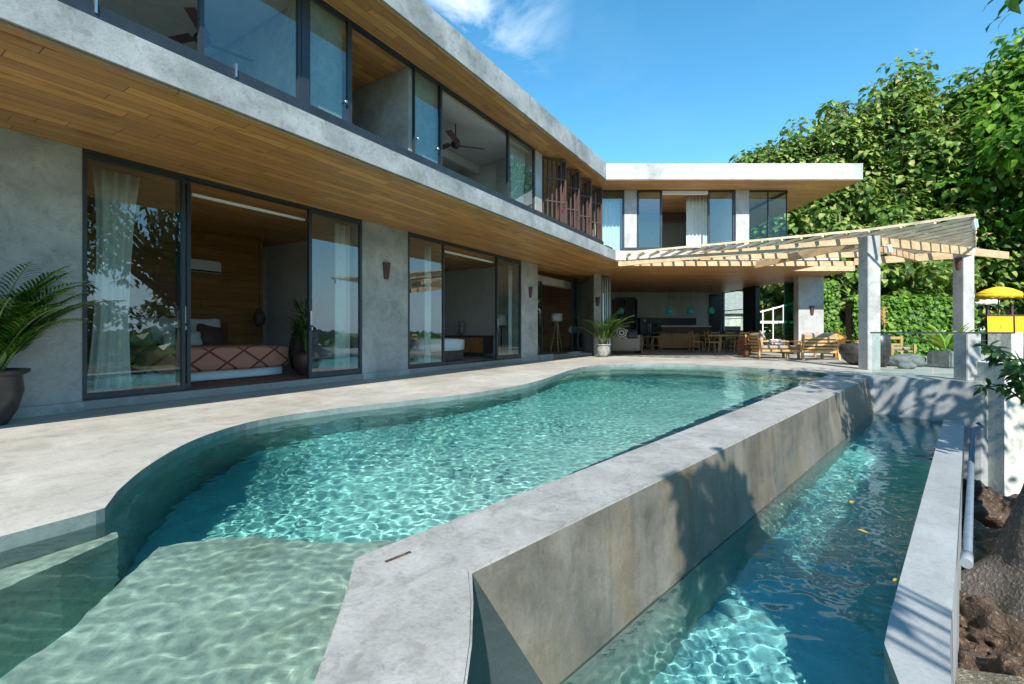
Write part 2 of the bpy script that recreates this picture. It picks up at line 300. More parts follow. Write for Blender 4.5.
# ---------------------------------------------------------------- mesh helpers
def tess(co):
    from mathutils.geometry import delaunay_2d_cdt
    pts = [Vector((c.x, c.y)) for c in co]; n = len(pts)
    vo, _, fo, orig, _, _ = delaunay_2d_cdt(pts, [], [list(range(n))], 1, 1e-7)
    out = []
    for f in fo:
        if len(f) == 3 and all(orig[k] for k in f): out.append(tuple(orig[k][0] for k in f))
    return out
class MB:
    def __init__(s): s.b = bmesh.new()
    def box(s, x0, x1, y0, y1, z0, z1, mat=None, bev=0):
        r = bmesh.ops.create_cube(s.b, size=1)['verts']
        for v in r: v.co = Vector(((x0+x1)/2+v.co.x*(x1-x0), (y0+y1)/2+v.co.y*(y1-y0), (z0+z1)/2+v.co.z*(z1-z0)))
        if bev:
            es = list({e for v in r for e in v.link_edges}); q = bmesh.ops.bevel(s.b, geom=es, offset=bev, segments=2, affect='EDGES'); r = list({v for f in q['faces'] for v in f.verts})
        if mat is not None:
            for v in r: v.co = mat @ v.co
        return s
    def soft(s, x0, x1, y0, y1, z0, z1, bev=.05, puff=.0, mat=None, seed=0):
        old = set(s.b.verts); r = bmesh.ops.create_cube(s.b, size=1)['verts']
        fs = list({f for v in r for f in v.link_faces}); es = list({e for v in r for e in v.link_edges})
        bmesh.ops.subdivide_edges(s.b, edges=es, cuts=5, use_grid_fill=True)
        vs = set(s.b.verts)-old
        dx, dy, dz = x1-x0, y1-y0, z1-z0
        for v in vs:
            c = v.co*2
            a = Vector((c.x*dx/2, c.y*dy/2, c.z*dz/2))
            for k in range(3):
                h = (dx, dy, dz)[k]/2; lim = max(h-bev, h*.3)
            # rounded box: pull to the shrunken core then push out by the bevel radius
            core = Vector([max(-max((dx, dy, dz)[k]/2-bev, 0), min(max((dx, dy, dz)[k]/2-bev, 0), a[k])) for k in range(3)])
            d = a-core
            if d.length > 1e-6: a = core+d.normalized()*bev*min(1, d.length/bev if d.length < bev else 1)
            if puff: a.z += puff*(1-c.x**2)*(1-c.y**2)*(1 if c.z > 0 else -1)*.5
            a += Vector((noise.noise(a*6+Vector((seed, 0, 0))), noise.noise(a*6+Vector((0, seed, 0))), noise.noise(a*6+Vector((0, 0, seed+3)))))*bev*.18
            a += Vector(((x0+x1)/2, (y0+y1)/2, (z0+z1)/2)); v.co = mat @ a if mat is not None else a
        for f in {f for v in vs for f in v.link_faces}: f.smooth = True
        return s
    def tube(s, pts, rad, seg=8, cap=True):
        pts = [Vector(p) for p in pts]; n = len(pts)
        if not isinstance(rad, (list, tuple)): rad = [rad]*n
        rings = []; up = None
        for i, p in enumerate(pts):
            d = (pts[min(i+1, n-1)]-pts[max(i-1, 0)]).normalized()
            if up is None: up = Vector((0, 0, 1)) if abs(d.z) < .9 else Vector((1, 0, 0))
            a = d.cross(up).normalized(); bb = a.cross(d).normalized(); up = bb
            rings.append([s.b.verts.new(p+(a*math.cos(2*PI*k/seg)+bb*math.sin(2*PI*k/seg))*rad[i]) for k in range(seg)])
        for i in range(n-1):
            for k in range(seg):
                f = s.b.faces.new((rings[i][k], rings[i][(k+1) % seg], rings[i+1][(k+1) % seg], rings[i+1][k])); f.smooth = True
        if cap and seg > 2:
            s.b.faces.new(rings[0][::-1]); s.b.faces.new(rings[-1])
        return s
    def bar(s, a, b, w, h, up=(0, 0, 1)):
        a = Vector(a); b = Vector(b); d = (b-a); ln = d.length; d.normalize(); u = Vector(up); x = d.cross(u)
        if x.length < 1e-4: x = d.cross(Vector((0, 1, 0)))
        x.normalize(); z = x.cross(d).normalized(); vs = []
        for e in (a, b):
            for (i, j) in ((-1, -1), (1, -1), (1, 1), (-1, 1)): vs.append(s.b.verts.new(e+x*w/2*i+z*h/2*j))
        for f in ((3, 2, 1, 0), (4, 5, 6, 7), (0, 1, 5, 4), (1, 2, 6, 5), (2, 3, 7, 6), (3, 0, 4, 7)): s.b.faces.new([vs[k] for k in f])
        return s
    def lathe(s, prof, seg=24, c=(0, 0, 0), wob=0):
        rings = []
        for (r, z) in prof:
            rings.append([s.b.verts.new((c[0]+r*math.cos(2*PI*k/seg)*(1+wob*math.sin(3*2*PI*k/seg+z*3)), c[1]+r*math.sin(2*PI*k/seg), c[2]+z)) for k in range(seg)])
        for i in range(len(prof)-1):
            for k in range(seg):
                f = s.b.faces.new((rings[i][k], rings[i][(k+1) % seg], rings[i+1][(k+1) % seg], rings[i+1][k])); f.smooth = True
        if prof[0][0] > 1e-4: s.b.faces.new(rings[0][::-1])
        if prof[-1][0] > 1e-4: s.b.faces.new(rings[-1])
        return s
    def prism(s, poly, z0, z1, poly2=None):
        p2 = poly2 or poly
        lo = [s.b.verts.new((x, y, z0)) for x, y in p2]; hi = [s.b.verts.new((x, y, z1)) for x, y in poly]; n = len(poly)
        for i in range(n): s.b.faces.new((lo[i], lo[(i+1) % n], hi[(i+1) % n], hi[i]))
        for L_, sg in ((hi, 1), (lo, -1)):
            for a, b_, c in tess([v.co for v in L_]):
                try: s.b.faces.new((L_[a], L_[b_], L_[c]))
                except ValueError: pass
        return s
    def sheet(s, pts):
        f = s.b.faces.new([s.b.verts.new(p) for p in pts]); return s
    def leaf(s, p, d, n, l, w, fold=.15, droop=.2):
        # p base point, d along, n normal
        d = d.normalized(); x = d.cross(n)
        if x.length < 1e-4: return s
        x.normalize(); n = x.cross(d)
        a = p; m1 = p+d*l*.38-n*l*droop*.1; m2 = p+d*l*.75-n*l*droop*.45; t = p+d*l*.97-n*l*droop
        V = s.b.verts.new; va, vm, vn, vt = V(a), V(m1), V(m2), V(t)
        l1 = V(m1+x*w*.5+n*w*fold); l2 = V(m2+x*w*.38+n*w*fold*.6); r1 = V(m1-x*w*.5+n*w*fold); r2 = V(m2-x*w*.38+n*w*fold*.6)
        for q in ((va, vm, l1), (vm, vn, l2, l1), (vn, vt, l2), (va, r1, vm), (vm, r1, r2, vn), (vn, r2, vt)): s.b.faces.new(q)
        return s
    def build(s, name, mat, parent=None, frame=None, smooth=False):
        bmesh.ops.recalc_face_normals(s.b, faces=[f for f in s.b.faces]) if len(s.b.faces) < 20000 else None
        me = bpy.data.meshes.new(name); s.b.to_mesh(me); s.b.free()
        o = bpy.data.objects.new(name, me); COL.objects.link(o); me.materials.append(mat)
        if frame is not None: o.matrix_basis = frame
        if parent is not None: o.parent = parent
        return o
def tag(o, label=None, cat=None, group=None, kind=None):
    if label: o['label'] = label
    if cat: o['category'] = cat
    if group: o['group'] = group
    if kind: o['kind'] = kind
    return o
def struct(o): o['kind'] = 'structure'; return o
def empty(name, loc=(0, 0, 0), rz=0, label=None, cat=None, group=None, sc=None):
    o = bpy.data.objects.new(name, None); COL.objects.link(o); o.location = loc; o.rotation_euler = (0, 0, rz); o.empty_display_size = .1
    if sc: o.scale = (sc, sc, sc)
    return tag(o, label, cat, group)
def kids(o): return [c for c in COL.objects if c.parent == o]
def dup(o, loc=None, rz=None, label=None, parent=None, sc=None):
    c = o.copy(); COL.objects.link(c)
    if parent is not None: c.parent = parent
    if loc is not None: c.location = loc
    if rz is not None: c.rotation_euler = (0, 0, rz)
    if sc: c.scale = (sc, sc, sc)
    if label: c['label'] = label
    for k in kids(o): dup(k, parent=c)
    return c
def catch(o): o.cycles.is_caustics_receiver = True; return o
def interp(pts, step=.12, closed=False):     # Catmull-Rom through 2D points
    out = []; n = len(pts)
    for i in range(n-1):
        p0 = Vector(pts[max(i-1, 0)]); p1 = Vector(pts[i]); p2 = Vector(pts[i+1]); p3 = Vector(pts[min(i+2, n-1)])
        k = max(1, int((p2-p1).length/step))
        for j in range(k):
            t = j/k; out.append(tuple(.5*((2*p1)+(-p0+p2)*t+(2*p0-5*p1+4*p2-p3)*t*t+(-p0+3*p1-3*p2+p3)*t**3)))
    out.append(tuple(pts[-1])); return out
def inside(x, y, P):
    c = False; n = len(P); j = n-1
    for i in range(n):
        xi, yi = P[i]; xj, yj = P[j]
        if (yi > y) != (yj > y) and x < (xj-xi)*(y-yi)/(yj-yi)+xi: c = not c
        j = i
    return c
def offset(P, d):                            # offset a polygon outward (P counter-clockwise)
    out = []; n = len(P)
    for i in range(n):
        a = Vector(P[i-1]); b = Vector(P[i]); c = Vector(P[(i+1) % n])
        e1 = (b-a).normalized(); e2 = (c-b).normalized(); nn = Vector((e1.y+e2.y, -e1.x-e2.x))
        if nn.length < 1e-5: nn = Vector((e1.y, -e1.x))
        nn.normalize(); out.append((b.x+nn.x*d, b.y+nn.y*d))
    return out
def area(P): return .5*sum(P[i-1][0]*P[i][1]-P[i][0]*P[i-1][1] for i in range(len(P)))
def ccw(P): return P if area(P) > 0 else P[::-1]

# ================================================================ the setting: ground, deck, pools
g = MB(); N = 60
for i in range(N):
    for j in range(N): pass
vs = {}
def gh(x, y):                                # low ground outside the terrace, falling away to the right
    r = math.hypot(x, y)
    h = -2.35-.12*max(0, min(30, x-12))+.25*noise.noise(Vector((x*.15, y*.15, 0)))
    if y > 9: h = max(h, -2.35+min(2.2, (y-9)*.55)) if x > 8 else h
    if r > 60: h = -5+1.2*noise.noise(Vector((x*.01, y*.01, 4)))
    return h
ax = [-900, -500, -250, -120, -60]+[-30+4*k for k in range(8)]+[2+1.5*k for k in range(20)]+[36, 45, 60, 90, 150, 300, 600, 1200]
ay = [-900, -500, -250, -120, -60, -40]+[-24+3*k for k in range(8)]+[1+1.5*k for k in range(24)]+[40, 50, 70, 100, 160, 300, 600, 1200]
gv = [[g.b.verts.new((x, y, gh(x, y))) for y in ay] for x in ax]
for i in range(len(ax)-1):
    for j in range(len(ay)-1):
        f = g.b.faces.new((gv[i][j], gv[i+1][j], gv[i+1][j+1], gv[i][j+1])); f.smooth = True
struct(g.build('ground', M['lawn']))

# pool outline (deck side as a curve, the infinity wall side straight)
curve = interp([(-3.9, -2.2), (-3.3, .2), (-2.75, 1.25), (-2.3, 2.02), (-2.13, 2.33)], .15) + \
        interp([(-2.12, 2.37), (-2.27, 2.62), (-2.52, 3.2), (-2.70, 3.95), (-2.62, 4.7), (-2.17, 5.33), (-1.42, 5.98), (-.62, 6.72), (-.02, 7.5), (.45, 8.35), (.95, 9.6), (1.38, 10.75), (1.9, 11.75), (2.75, 12.45), (3.9, 12.65), (5.15, 12.25), (6.2, 11.25), (6.75, 10.3), (6.75, 9.78)], .15)
wall_in = [(-1.9, -1.9), (-1.05, -.75), (-.62, .3), (-.53, .9), (-.545, 1.24), (-.57, 1.41), (-.60, 1.6), (-.63, 1.76), (-.67, 1.94), (.32, 2.99), (5.43, 8.41), (6.6, 9.62)]
POOL = ccw(curve + [(6.72, 9.7)] + wall_in[::-1])
CURB = interp([(-3.9, -2.2), (-3.3, .2)], .2)
deck_poly = [(-3.9, -9), ] + curve + [(7.12, 9.42), (7.36, 9.27), (8.52, 8.11), (8.62, 8.2), (15.5, 8.2), (22, 30), (-16, 30), (-16, -9)]
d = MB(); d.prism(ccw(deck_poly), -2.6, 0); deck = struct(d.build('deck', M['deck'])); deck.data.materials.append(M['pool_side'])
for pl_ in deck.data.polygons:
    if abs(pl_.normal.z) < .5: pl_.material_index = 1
catch(deck)

# pool floor with its shelf and steps
fl = MB(); P2 = offset(POOL, .06); fl.prism(P2, -1.9, -1.25)
for v_ in fl.b.verts:
    if v_.co.z > -1.5: v_.co.z = -1.3 if (v_.co.x < -1.9 and v_.co.y < 4.4) else -.47-.19*max(-.3, (v_.co.y-v_.co.x-2.7)/1.414)
catch(struct(fl.build('pool_floor', M['pool'])))
sf = MB()
shelf = [(-1.80, -1.85), (-1.72, 1.0), (-1.70, 1.75), (-1.78, 2.1), (-1.84, 2.36), (-1.62, 2.47), (-1.4, 2.50), (-1.1, 2.46), (-.8, 2.46), (-.45, 2.52), (-.15, 2.50), (-.67, 1.93), (-.60, 1.6), (-.54, 1.24), (-.6, .3), (-1.05, -.75), (-1.7, -1.8)]
sf.prism(ccw(shelf), -1.5, -.44); o = catch(struct(sf.build('pool_shelf', M['shelf'])))
st = MB(); ledge = [(-3.9, -2.2), (-3.35, .2), (-2.8, 1.25), (-2.34, 2.04), (-2.18, 2.38), (-2.10, 2.42), (-2.05, 2.36), (-2.08, 2.1), (-2.17, 1.7), (-2.48, 1.0), (-2.9, .1), (-3.45, -2.2)]
st.prism(ccw(ledge), -1.5, -.3); catch(struct(st.build('pool_step', M['shelf'])))
bs = MB(); beach = interp([(1.2, 10.6), (1.85, 11.3), (2.9, 11.75), (4.0, 11.65), (5.0, 11.0), (5.7, 10.0), (6.05, 9.3)], .2) + [(6.8, 9.8), (6.85, 10.3), (6.25, 11.35), (5.2, 12.35), (3.9, 12.75), (2.7, 12.55), (1.8, 11.85), (1.25, 10.8)]
bs.prism(ccw(beach), -1.5, -.20); catch(struct(bs.build('beach_step', M['shelf'])))
bs = MB(); beach2 = interp([(.75, 9.4), (1.7, 10.6), (2.9, 11.2), (4.0, 11.0), (4.8, 10.2), (5.35, 9.2), (5.6, 8.8)], .2) + [(6.1, 9.3), (5.75, 10.0), (5.0, 11.05), (4.0, 11.7), (2.9, 11.8), (1.8, 11.4), (.9, 10.0)]
bs.prism(ccw(beach2), -1.5, -.55); catch(struct(bs.build('beach_step', M['shelf'])))

def water(name, P, z, amp, cell, mat, seed, fine=1.0):
    b = bmesh.new(); Q = offset(P, .05)
    x0 = min(p[0] for p in Q); x1 = max(p[0] for p in Q); y0 = min(p[1] for p in Q); y1 = max(p[1] for p in Q)
    nx = int((x1-x0)/cell)+1; ny = int((y1-y0)/cell)+1; V = {}
    def vert(i, j):
        if (i, j) not in V:
            x = x0+i*cell; y = y0+j*cell
            w = noise.noise(Vector((x*1.1, y*.9, seed)))
            h = noise.noise(Vector((x*1.6+.8*w, y*2.0, seed)))*1.0+noise.noise(Vector((x*3.6+w, y*4.4, seed+9)))*.50+noise.noise(Vector((x*9.5, y*11+w, seed+20)))*.27*fine+noise.noise(Vector((x*21, y*22+w, seed+40)))*.15*fine*(.5+max(0, 1.2*noise.noise(Vector((x*.8, y*.8, seed+60)))+.55))
            k = .55+.75*max(0, noise.noise(Vector((x*.35, y*.35, seed+5)))+.35)
            V[(i, j)] = b.verts.new((x, y, z+max(-.022, min(.022, amp*k*h))))
        return V[(i, j)]
    for i in range(nx):
        for j in range(ny):
            if inside(x0+(i+.5)*cell, y0+(j+.5)*cell, Q):
                f = b.faces.new((vert(i, j), vert(i+1, j), vert(i+1, j+1), vert(i, j+1))); f.smooth = True
    me = bpy.data.meshes.new(name); b.to_mesh(me); b.free(); o = bpy.data.objects.new(name, me); COL.objects.link(o); me.materials.append(mat)
    # an open sheet: close it with a skirt and a bottom far below the floor is not needed, the basin encloses it
    o.cycles.is_caustics_caster = True; return struct(o)
pw = water('pool_water', POOL, -.068, .0074, .0145, M['water'], 3)
v = MB(); v.prism(offset(POOL, .04), -1.8, -.0455); v.build('water', M['water_body'])
struct(bpy.data.objects['water'])

# infinity wall: flat top, raked near end, slightly battered outer face
win = [(-2.1, -2.2)] + wall_in[:-1] + [(6.75, 9.8)]
wout_top = [(7.36, 9.40), (7.24, 9.27), (-.165, 1.82), (-.135, 1.62), (-.12, 1.41), (-.12, 1.2), (-.16, .75), (-.3, .1), (-.75, -.95), (-1.5, -2.2)]
wout_bot = [(7.46, 9.34), (7.34, 9.22), (.18, 2.12), (-.30, 2.04), (-.38, 1.6), (-.40, 1.2), (-.42, .75), (-.52, .1), (-.95, -.95), (-1.7, -2.2)]
b = bmesh.new(); n = len(win); m_ = len(wout_top)
Tz, Bz = -.04, -.78
it = [b.verts.new((x, y, Tz)) for x, y in win]; ib = [b.verts.new((x, y, -1.9)) for x, y in win]
ot = [b.verts.new((x, y, Tz)) for x, y in wout_top]; om = [b.verts.new((x, y, Bz)) for x, y in wout_bot]
ob = [b.verts.new((x+(.14 if k < 4 else 0)*.0, y, -1.95)) for k, (x, y) in enumerate(wout_bot)]
ring = it+ot
for q in tess([v.co for v in ring]): b.faces.new([ring[k] for k in q])
for i in range(n-1): b.faces.new((it[i], ib[i], ib[i+1], it[i+1]))
side = []; wet = []
for i in range(m_-1):
    side.append(b.faces.new((ot[i], om[i], om[i+1], ot[i+1]))); wet.append(b.faces.new((om[i], ob[i], ob[i+1], om[i+1])))
b.faces.new((it[-1], ib[-1], ob[0], om[0], ot[0])); b.faces.new((it[0], ot[-1], om[-1], ob[-1], ib[0]))
bmesh.ops.recalc_face_normals(b, faces=b.faces)
me = bpy.data.meshes.new('infinity_wall')
for f in b.faces: f.material_index = 0
for f in side: f.material_index = 1
for f in wet: f.material_index = 2
for f in side[2:]: f.material_index = 3  # near end faces: their shade is put into the colour
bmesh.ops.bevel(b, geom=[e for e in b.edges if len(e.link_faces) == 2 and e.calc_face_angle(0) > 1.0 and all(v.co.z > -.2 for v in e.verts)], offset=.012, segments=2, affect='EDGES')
b.to_mesh(me); b.free(); iw = bpy.data.objects.new('infinity_wall', me); COL.objects.link(iw); me.materials.append(M['coping']); me.materials.append(M['spill']); me.materials.append(M['shelf']); me.materials.append(M['end_shade'])
catch(iw); tag(iw, 'thick concrete infinity edge wall with stained outer face between the main pool and the trough', 'wall')
sl_ = MB(); sl_.bar((-.525, 1.89, -.0385), (-.44, 1.975, -.0385), .014, .004); sl_.build('drain_slot', M['earth'], iw)
# ---- catch trough
tl = [(.25, 2.16), (7.34, 9.22)]
tr_in = [(2.2, -2.2), (1.72, .2), (1.60, 1.2), (1.70, 1.95), (1.93, 2.36), (2.13, 2.57), (7.90, 8.33)]
tr_out = [(2.75, -2.2), (2.05, .2), (1.93, 1.3), (1.99, 2.06), (2.255, 2.345), (3.08, 3.16), (8.16, 8.21)]
TP = ccw([(7.42, 9.30), (7.95, 8.34)] + [(x+.02, y) for x, y in tr_in[:-1][::-1]] + [(-1.65, -2.2), (-.9, -.95), (-.47, .1), (-.38, .75), (-.38, 1.4), (-.38, 1.9), (-.28, 2.22), (.20, 2.12)])
tf = MB(); tf.prism(offset(TP, .05), -2.3, -1.62); catch(struct(tf.build('trough_floor', M['pool'])))
water('trough_water', TP, -.755, .0085, .018, M['water'], 31)
v = MB(); v.prism(offset(TP, .06), -2.0, -.735); v.build('water', M['water_body2'])
for q in list(COL.objects):
    if q.name.startswith('water'): struct(q)
w = MB(); w.prism(ccw(tr_out + tr_in[::-1]), -2.6, -.70)
bmesh.ops.bevel(w.b, geom=[e for e in w.b.edges if e.calc_face_angle(0) > 1.0 and all(v.co.z > -.75 for v in e.verts)], offset=.012, segments=2, affect='EDGES')
tw = catch(w.build('trough_wall', M['trough_wall'])); tag(tw, 'low narrow grey concrete wall along the outer side of the trough', 'wall')
# end wall of the trough (carries the terrace edge)
e = MB(); e.prism(ccw([(7.08, 9.46), (7.08+.28, 9.46-.23), (8.30, 8.05), (8.62, 8.10), (8.62, 8.6), (7.5, 9.9)]), -2.6, .012)
ew = catch(e.build('end_wall', M['trough_wall'])); tag(ew, 'grey concrete wall across the far end of the trough under the terrace edge', 'wall')
# garden retaining wall to the right
r_ = MB(); r_.box(8.44, 8.86, 7.80, 8.5, -2.6, .36); r_.box(8.86, 16, 8.28, 8.7, -2.6, .34)
rw = r_.build('retaining_wall', M['retain']); tag(rw, 'pale stained plaster retaining wall right of the trough', 'wall')
# drain pipe along the trough wall
p = MB(); p.tube([(8.05, 7.88, -.66), (8.09, 7.83, -.72), (7.96, 7.86, -.78), (3.42, 3.42, -.78)], .03, 12)
pp = p.build('pipe', M['pvc'])
pe = empty('drain_pipe', (3.3, 3.3, -.78), 0, 'grey plastic drain pipe running along the outside of the trough wall', 'pipe')
pp.parent = pe; pp.matrix_parent_inverse = pe.matrix_basis.inverted()
q = MB(); q.tube([(3.46, 3.46, -.78), (3.33, 3.335, -.785)], .036, 12); q = q.build('socket', M['pvcw'], pe); q.matrix_parent_inverse = pe.matrix_basis.inverted(); q['label'] = 'white end socket of the pipe'

# ================================================================ the villa
villa = empty('concrete_villa', (0, 0, 0), 0, 'two storey concrete villa with teak soffits and tall sliding glass around the pool', 'villa')
def W(name, mb, mat): return mb.build(name, mat, villa)
def Fp(name, mb, mat, parent=villa): return mb.build(name, mat, parent, FAC if parent is villa else None)
C = (3.14, 13.77); cx, cy = C
def toF(P): inv = FAC.inverted(); return [tuple((inv @ Vector((x, y, 0)))[:2]) for x, y in P]
def back(c, k): return (c[0]-D.x*k, c[1]-D.y*k)
nb = Vector((-D.y, D.x))                     # into the house
A0 = back(C, 20); A1 = (A0[0]+nb.x*11, A0[1]+nb.y*11)
slab = [A0, C, (9.9, 13.77), (9.9, 16.1), (11.5, 16.1), (11.5, 26), (-1.5, 26), A1]
slabA = [A0, C, (2.99, 17.9), (2.6, 26), (-1.5, 26), A1]; slabB = [C, (9.9, 13.77), (9.9, 16.1), (12.1, 16.1), (11.5, 26), (2.6, 26), (2.99, 17.9)]
s = MB(); s.prism(ccw(toF(slabA)), 3.062, 3.35); Fp('floor_slab', s, M['weathered_shaded']); s = MB(); s.prism(ccw(slabB), 3.062, 3.35); W('floor_slab', s, M['fascia'])
s = MB(); s.box(9.9, 12.1, 16.06, 16.095, 3.04, 3.36); W('trim_board', s, M['pergola'])
Rc = (3.09, 14.9); B0 = back(Rc, 21); B1 = (B0[0]+nb.x*10.5, B0[1]+nb.y*10.5)
roof = [B0, Rc, (11.49, 14.9), (11.49, 26), (-1.5, 26), B1]
roofA = [B0, Rc, (2.99, 17.9), (2.6, 26), (-1.5, 26), B1]; roofB = [Rc, (11.49, 14.9), (11.49, 26), (2.6, 26), (2.99, 17.9)]
s = MB(); s.prism(ccw(toF(roofA)), 5.885, 6.41); Fp('roof', s, M['weathered_shaded']); s = MB(); s.prism(ccw(roofB), 5.885, 6.41); W('roof', s, M['fascia'])
e = .03
sA = [A0, C, (3.0, 18), (2.6, 25.9), (-1.5, 25.9), A1]; sB = [C, (9.87, 13.80), (9.87, 16.13), (12.07, 16.13), (11.47, 25.9), (2.6, 25.9), (3.0, 18)]
s = MB(); s.prism(ccw(toF([(A0[0]+nb.x*e, A0[1]+nb.y*e), (C[0]+nb.x*e, C[1]+e*1.2), (3.0, 18), (2.6, 25.9), (-1.5, 25.9), A1])), 3.03, 3.058); Fp('soffit', s, M['soffit'])
s = MB(); s.prism(ccw([(C[0]-.02, C[1]+.03)]+sB[1:]), 3.03, 3.058); W('soffit', s, M['soffit_wing'])
s = MB(); s.prism(ccw(toF([(B0[0]+nb.x*e, B0[1]+nb.y*e), (Rc[0]+nb.x*e, Rc[1]+.04), (3.0, 18), (2.6, 25.9), (-1.5, 25.9), B1])), 5.855, 5.881); Fp('soffit', s, M['soffit'])
s = MB(); s.prism(ccw([(Rc[0]-.02, Rc[1]+.03), (11.46, 14.93), (11.46, 25.9), (2.6, 25.9), (3.0, 18)]), 5.855, 5.881); W('soffit', s, M['soffit_wing'])
# indoor floor slab with its plinth towards the deck
fl = ccw([F2(-12, -.04), F2(8.3, -.04), F2(8.6, -.04), F2(11.1, -.04), (3.0, 17.0), (3.0, 25.5), (-1.5, 25.5), F2(-12, 9)])
s = MB(); s.prism(fl, .005, .11); W('plinth', s, M['floor'])
def wallF(s0, s1, t0=0, t1=.3, z0=.11, z1=3.03, mat='wall', nm='wall'):
    w = MB(); w.box(s0, s1, t0, t1, z0, z1); return Fp(nm, w, M[mat])
wallF(-12, -2.72); wallF(1.27, 2.48); wallF(7.18, 8.22)
for (a, b_) in ((-12, -2.72), (1.27, 2.48), (7.18, 8.22)): wallF(a, b_, -.045, .2, .0, .108, 'wall', 'wall_base')

def leaf_door(s0, s1, t, z0, z1, fw=.045, handle=None, gl='glass', name='sliding_door', lab=None):
    """A glass door leaf: frame as sub-part, pane and handle."""
    f = MB()
    f.box(s0, s0+fw, t-.03, t+.03, z0, z1); f.box(s1-fw, s1, t-.03, t+.03, z0, z1)
    f.box(s0+fw, s1-fw, t-.03, t+.03, z0, z0+fw*1.6); f.box(s0+fw, s1-fw, t-.03, t+.03, z1-fw, z1)
    d_ = Fp(name, f, M['alu'])
    p = MB(); p.box(s0+fw-.005, s1-fw+.005, t-.004, t+.004, z0+fw*1.6-.005, z1-fw+.005); p.build('pane', M[gl], d_)
    if handle is not None:
        h = MB(); h.box(handle-.018, handle+.018, t-.05, t-.032, 1.02, 1.26, bev=.006); h.box(handle-.012, handle+.012, t-.075, t-.05, .93, .99, bev=.005); h.build('handle', M['steel'], d_)
    if lab: d_['label'] = lab
    return d_
def track(s0, s1, t, z0=3.0, z1=3.03, h=.05, col='alu'):
    f = MB(); f.box(s0, s1, t-.07, t+.07, z1-h, z1-.002); return Fp('door_track', f, M[col])
# bedroom one
track(-2.72, 1.27, .06, h=.045); track(-2.72, 1.27, .06, z1=.128, h=.02)
leaf_door(-2.72, -1.68, .02, .13, 2.98, .04, None); leaf_door(-1.74, -1.58, .10, .13, 2.98, .045, -1.66)
leaf_door(.16, 1.27, .02, .13, 2.98, .055, .19)
w = MB(); w.box(-1.55, .16, .1, .16, 2.80, 2.83); Fp('blind_rail', w, M['linen'])
# bedroom two
track(2.48, 7.18, .06, h=.045); track(2.48, 7.18, .06, z1=.128, h=.02)
leaf_door(2.48, 3.66, .02, .13, 2.98, .045); leaf_door(5.86, 7.18, .02, .13, 2.98, .07, 5.9)
w = MB(); w.box(3.7, 5.86, .1, .16, 2.80, 2.84); Fp('blind_rail', w, M['linen'])
def curtain(s0, s1, t, z0, z1, amp=.045, per=.13, gather=0, frame=FAC, name='curtain', mat='curtain', seed=0):
    b = bmesh.new(); n = int((s1-s0)/.018)+2; rows = 9; V = []
    for r in range(rows):
        q = r/(rows-1); z = z0+(z1-z0)*q; row = []
        for i in range(n):
            u = i/(n-1); c = (s0+s1)/2 + ((s0-s1)/2+(s1-s0)*u)*(1-gather*math.sin(PI*min(1, q*1.0))**.7*.6) + gather*.35*(s1-s0)*(q-.5)
            row.append(b.verts.new((c, t+amp*math.sin(2*PI*u*(s1-s0)/per+seed+.6*noise.noise(Vector((u*5, q*2, seed))))*(.7+.5*noise.noise(Vector((u*3, q, seed+4)))), z)))
        V.append(row)
    for r in range(rows-1):
        for i in range(n-1):
            f = b.faces.new((V[r][i], V[r][i+1], V[r+1][i+1], V[r+1][i])); f.smooth = True
    me = bpy.data.meshes.new(name); b.to_mesh(me); b.free(); o = bpy.data.objects.new(name, me); COL.objects.link(o); me.materials.append(M[mat]); o.matrix_basis = frame
    md = o.modifiers.new('s', 'SOLIDIFY'); md.thickness = .006; return o
tag(curtain(-2.6, -2.15, .22, .13, 2.9, gather=.5, seed=1), 'sheer pale curtain gathered behind the leftmost ground floor pane', 'curtain', 'curtains')
tag(curtain(.85, 1.15, .22, .13, 2.9, seed=2), 'sheer pale curtain beside the potted plant in the bedroom with the patterned bed', 'curtain', 'curtains')
tag(curtain(3.25, 3.5, .25, .13, 2.9, seed=3), 'sheer curtain behind the left pane of the bedroom with the white bed', 'curtain', 'curtains')
tag(curtain(6.85, 7.1, .25, .13, 2.9, seed=3.4), 'sheer curtain at the right end of the bedroom with the white bed', 'curtain', 'curtains')
# interior shells
wallF(-12, 2.0, 4.3, 4.5, .11, 3.03, 'interior'); 
w = MB(); w.box(-3.2, 1.55, 3.86, 3.98, .11, 3.03); Fp('wood_wall', w, M['woodwall'])
wallF(1.9, 2.05, .3, 4.3, .11, 3.03, 'interior'); wallF(-3.6, -3.4, .3, 4.3, .11, 3.03, 'interior')
wallF(2.05, 7.9, 4.6, 4.8, .11, 3.03, 'interior'); wallF(7.86, 8.02, .3, 4.6, .11, 3.03, 'interior')
# living room behind the corner opening
wallF(8.02, 14.5, 6.4, 6.6, .11, 3.03, 'interior')
w = MB(); w.box(9.2, 12.6, 6.2, 6.32, .11, 3.03); Fp('wood_wall', w, M['woodwall'])
w = MB(); w.box(-6, 3.06, 23.4, 23.6, 0, 3.03); W('wall', w, M['interior'])
w = MB(); w.box(.7, 3.04, 21.9, 22.0, .11, 3.03); W('wood_wall', w, M['woodwall'])
# corner block and return wall
w = MB(); w.box(3.06, 3.34, 17.0, 18.75, .0, 3.03); W('wall', w, M['wall'])
w = MB(); w.box(3.08, 3.32, 18.75, 24.6, .0, 3.03); W('wall', w, M['interior'])
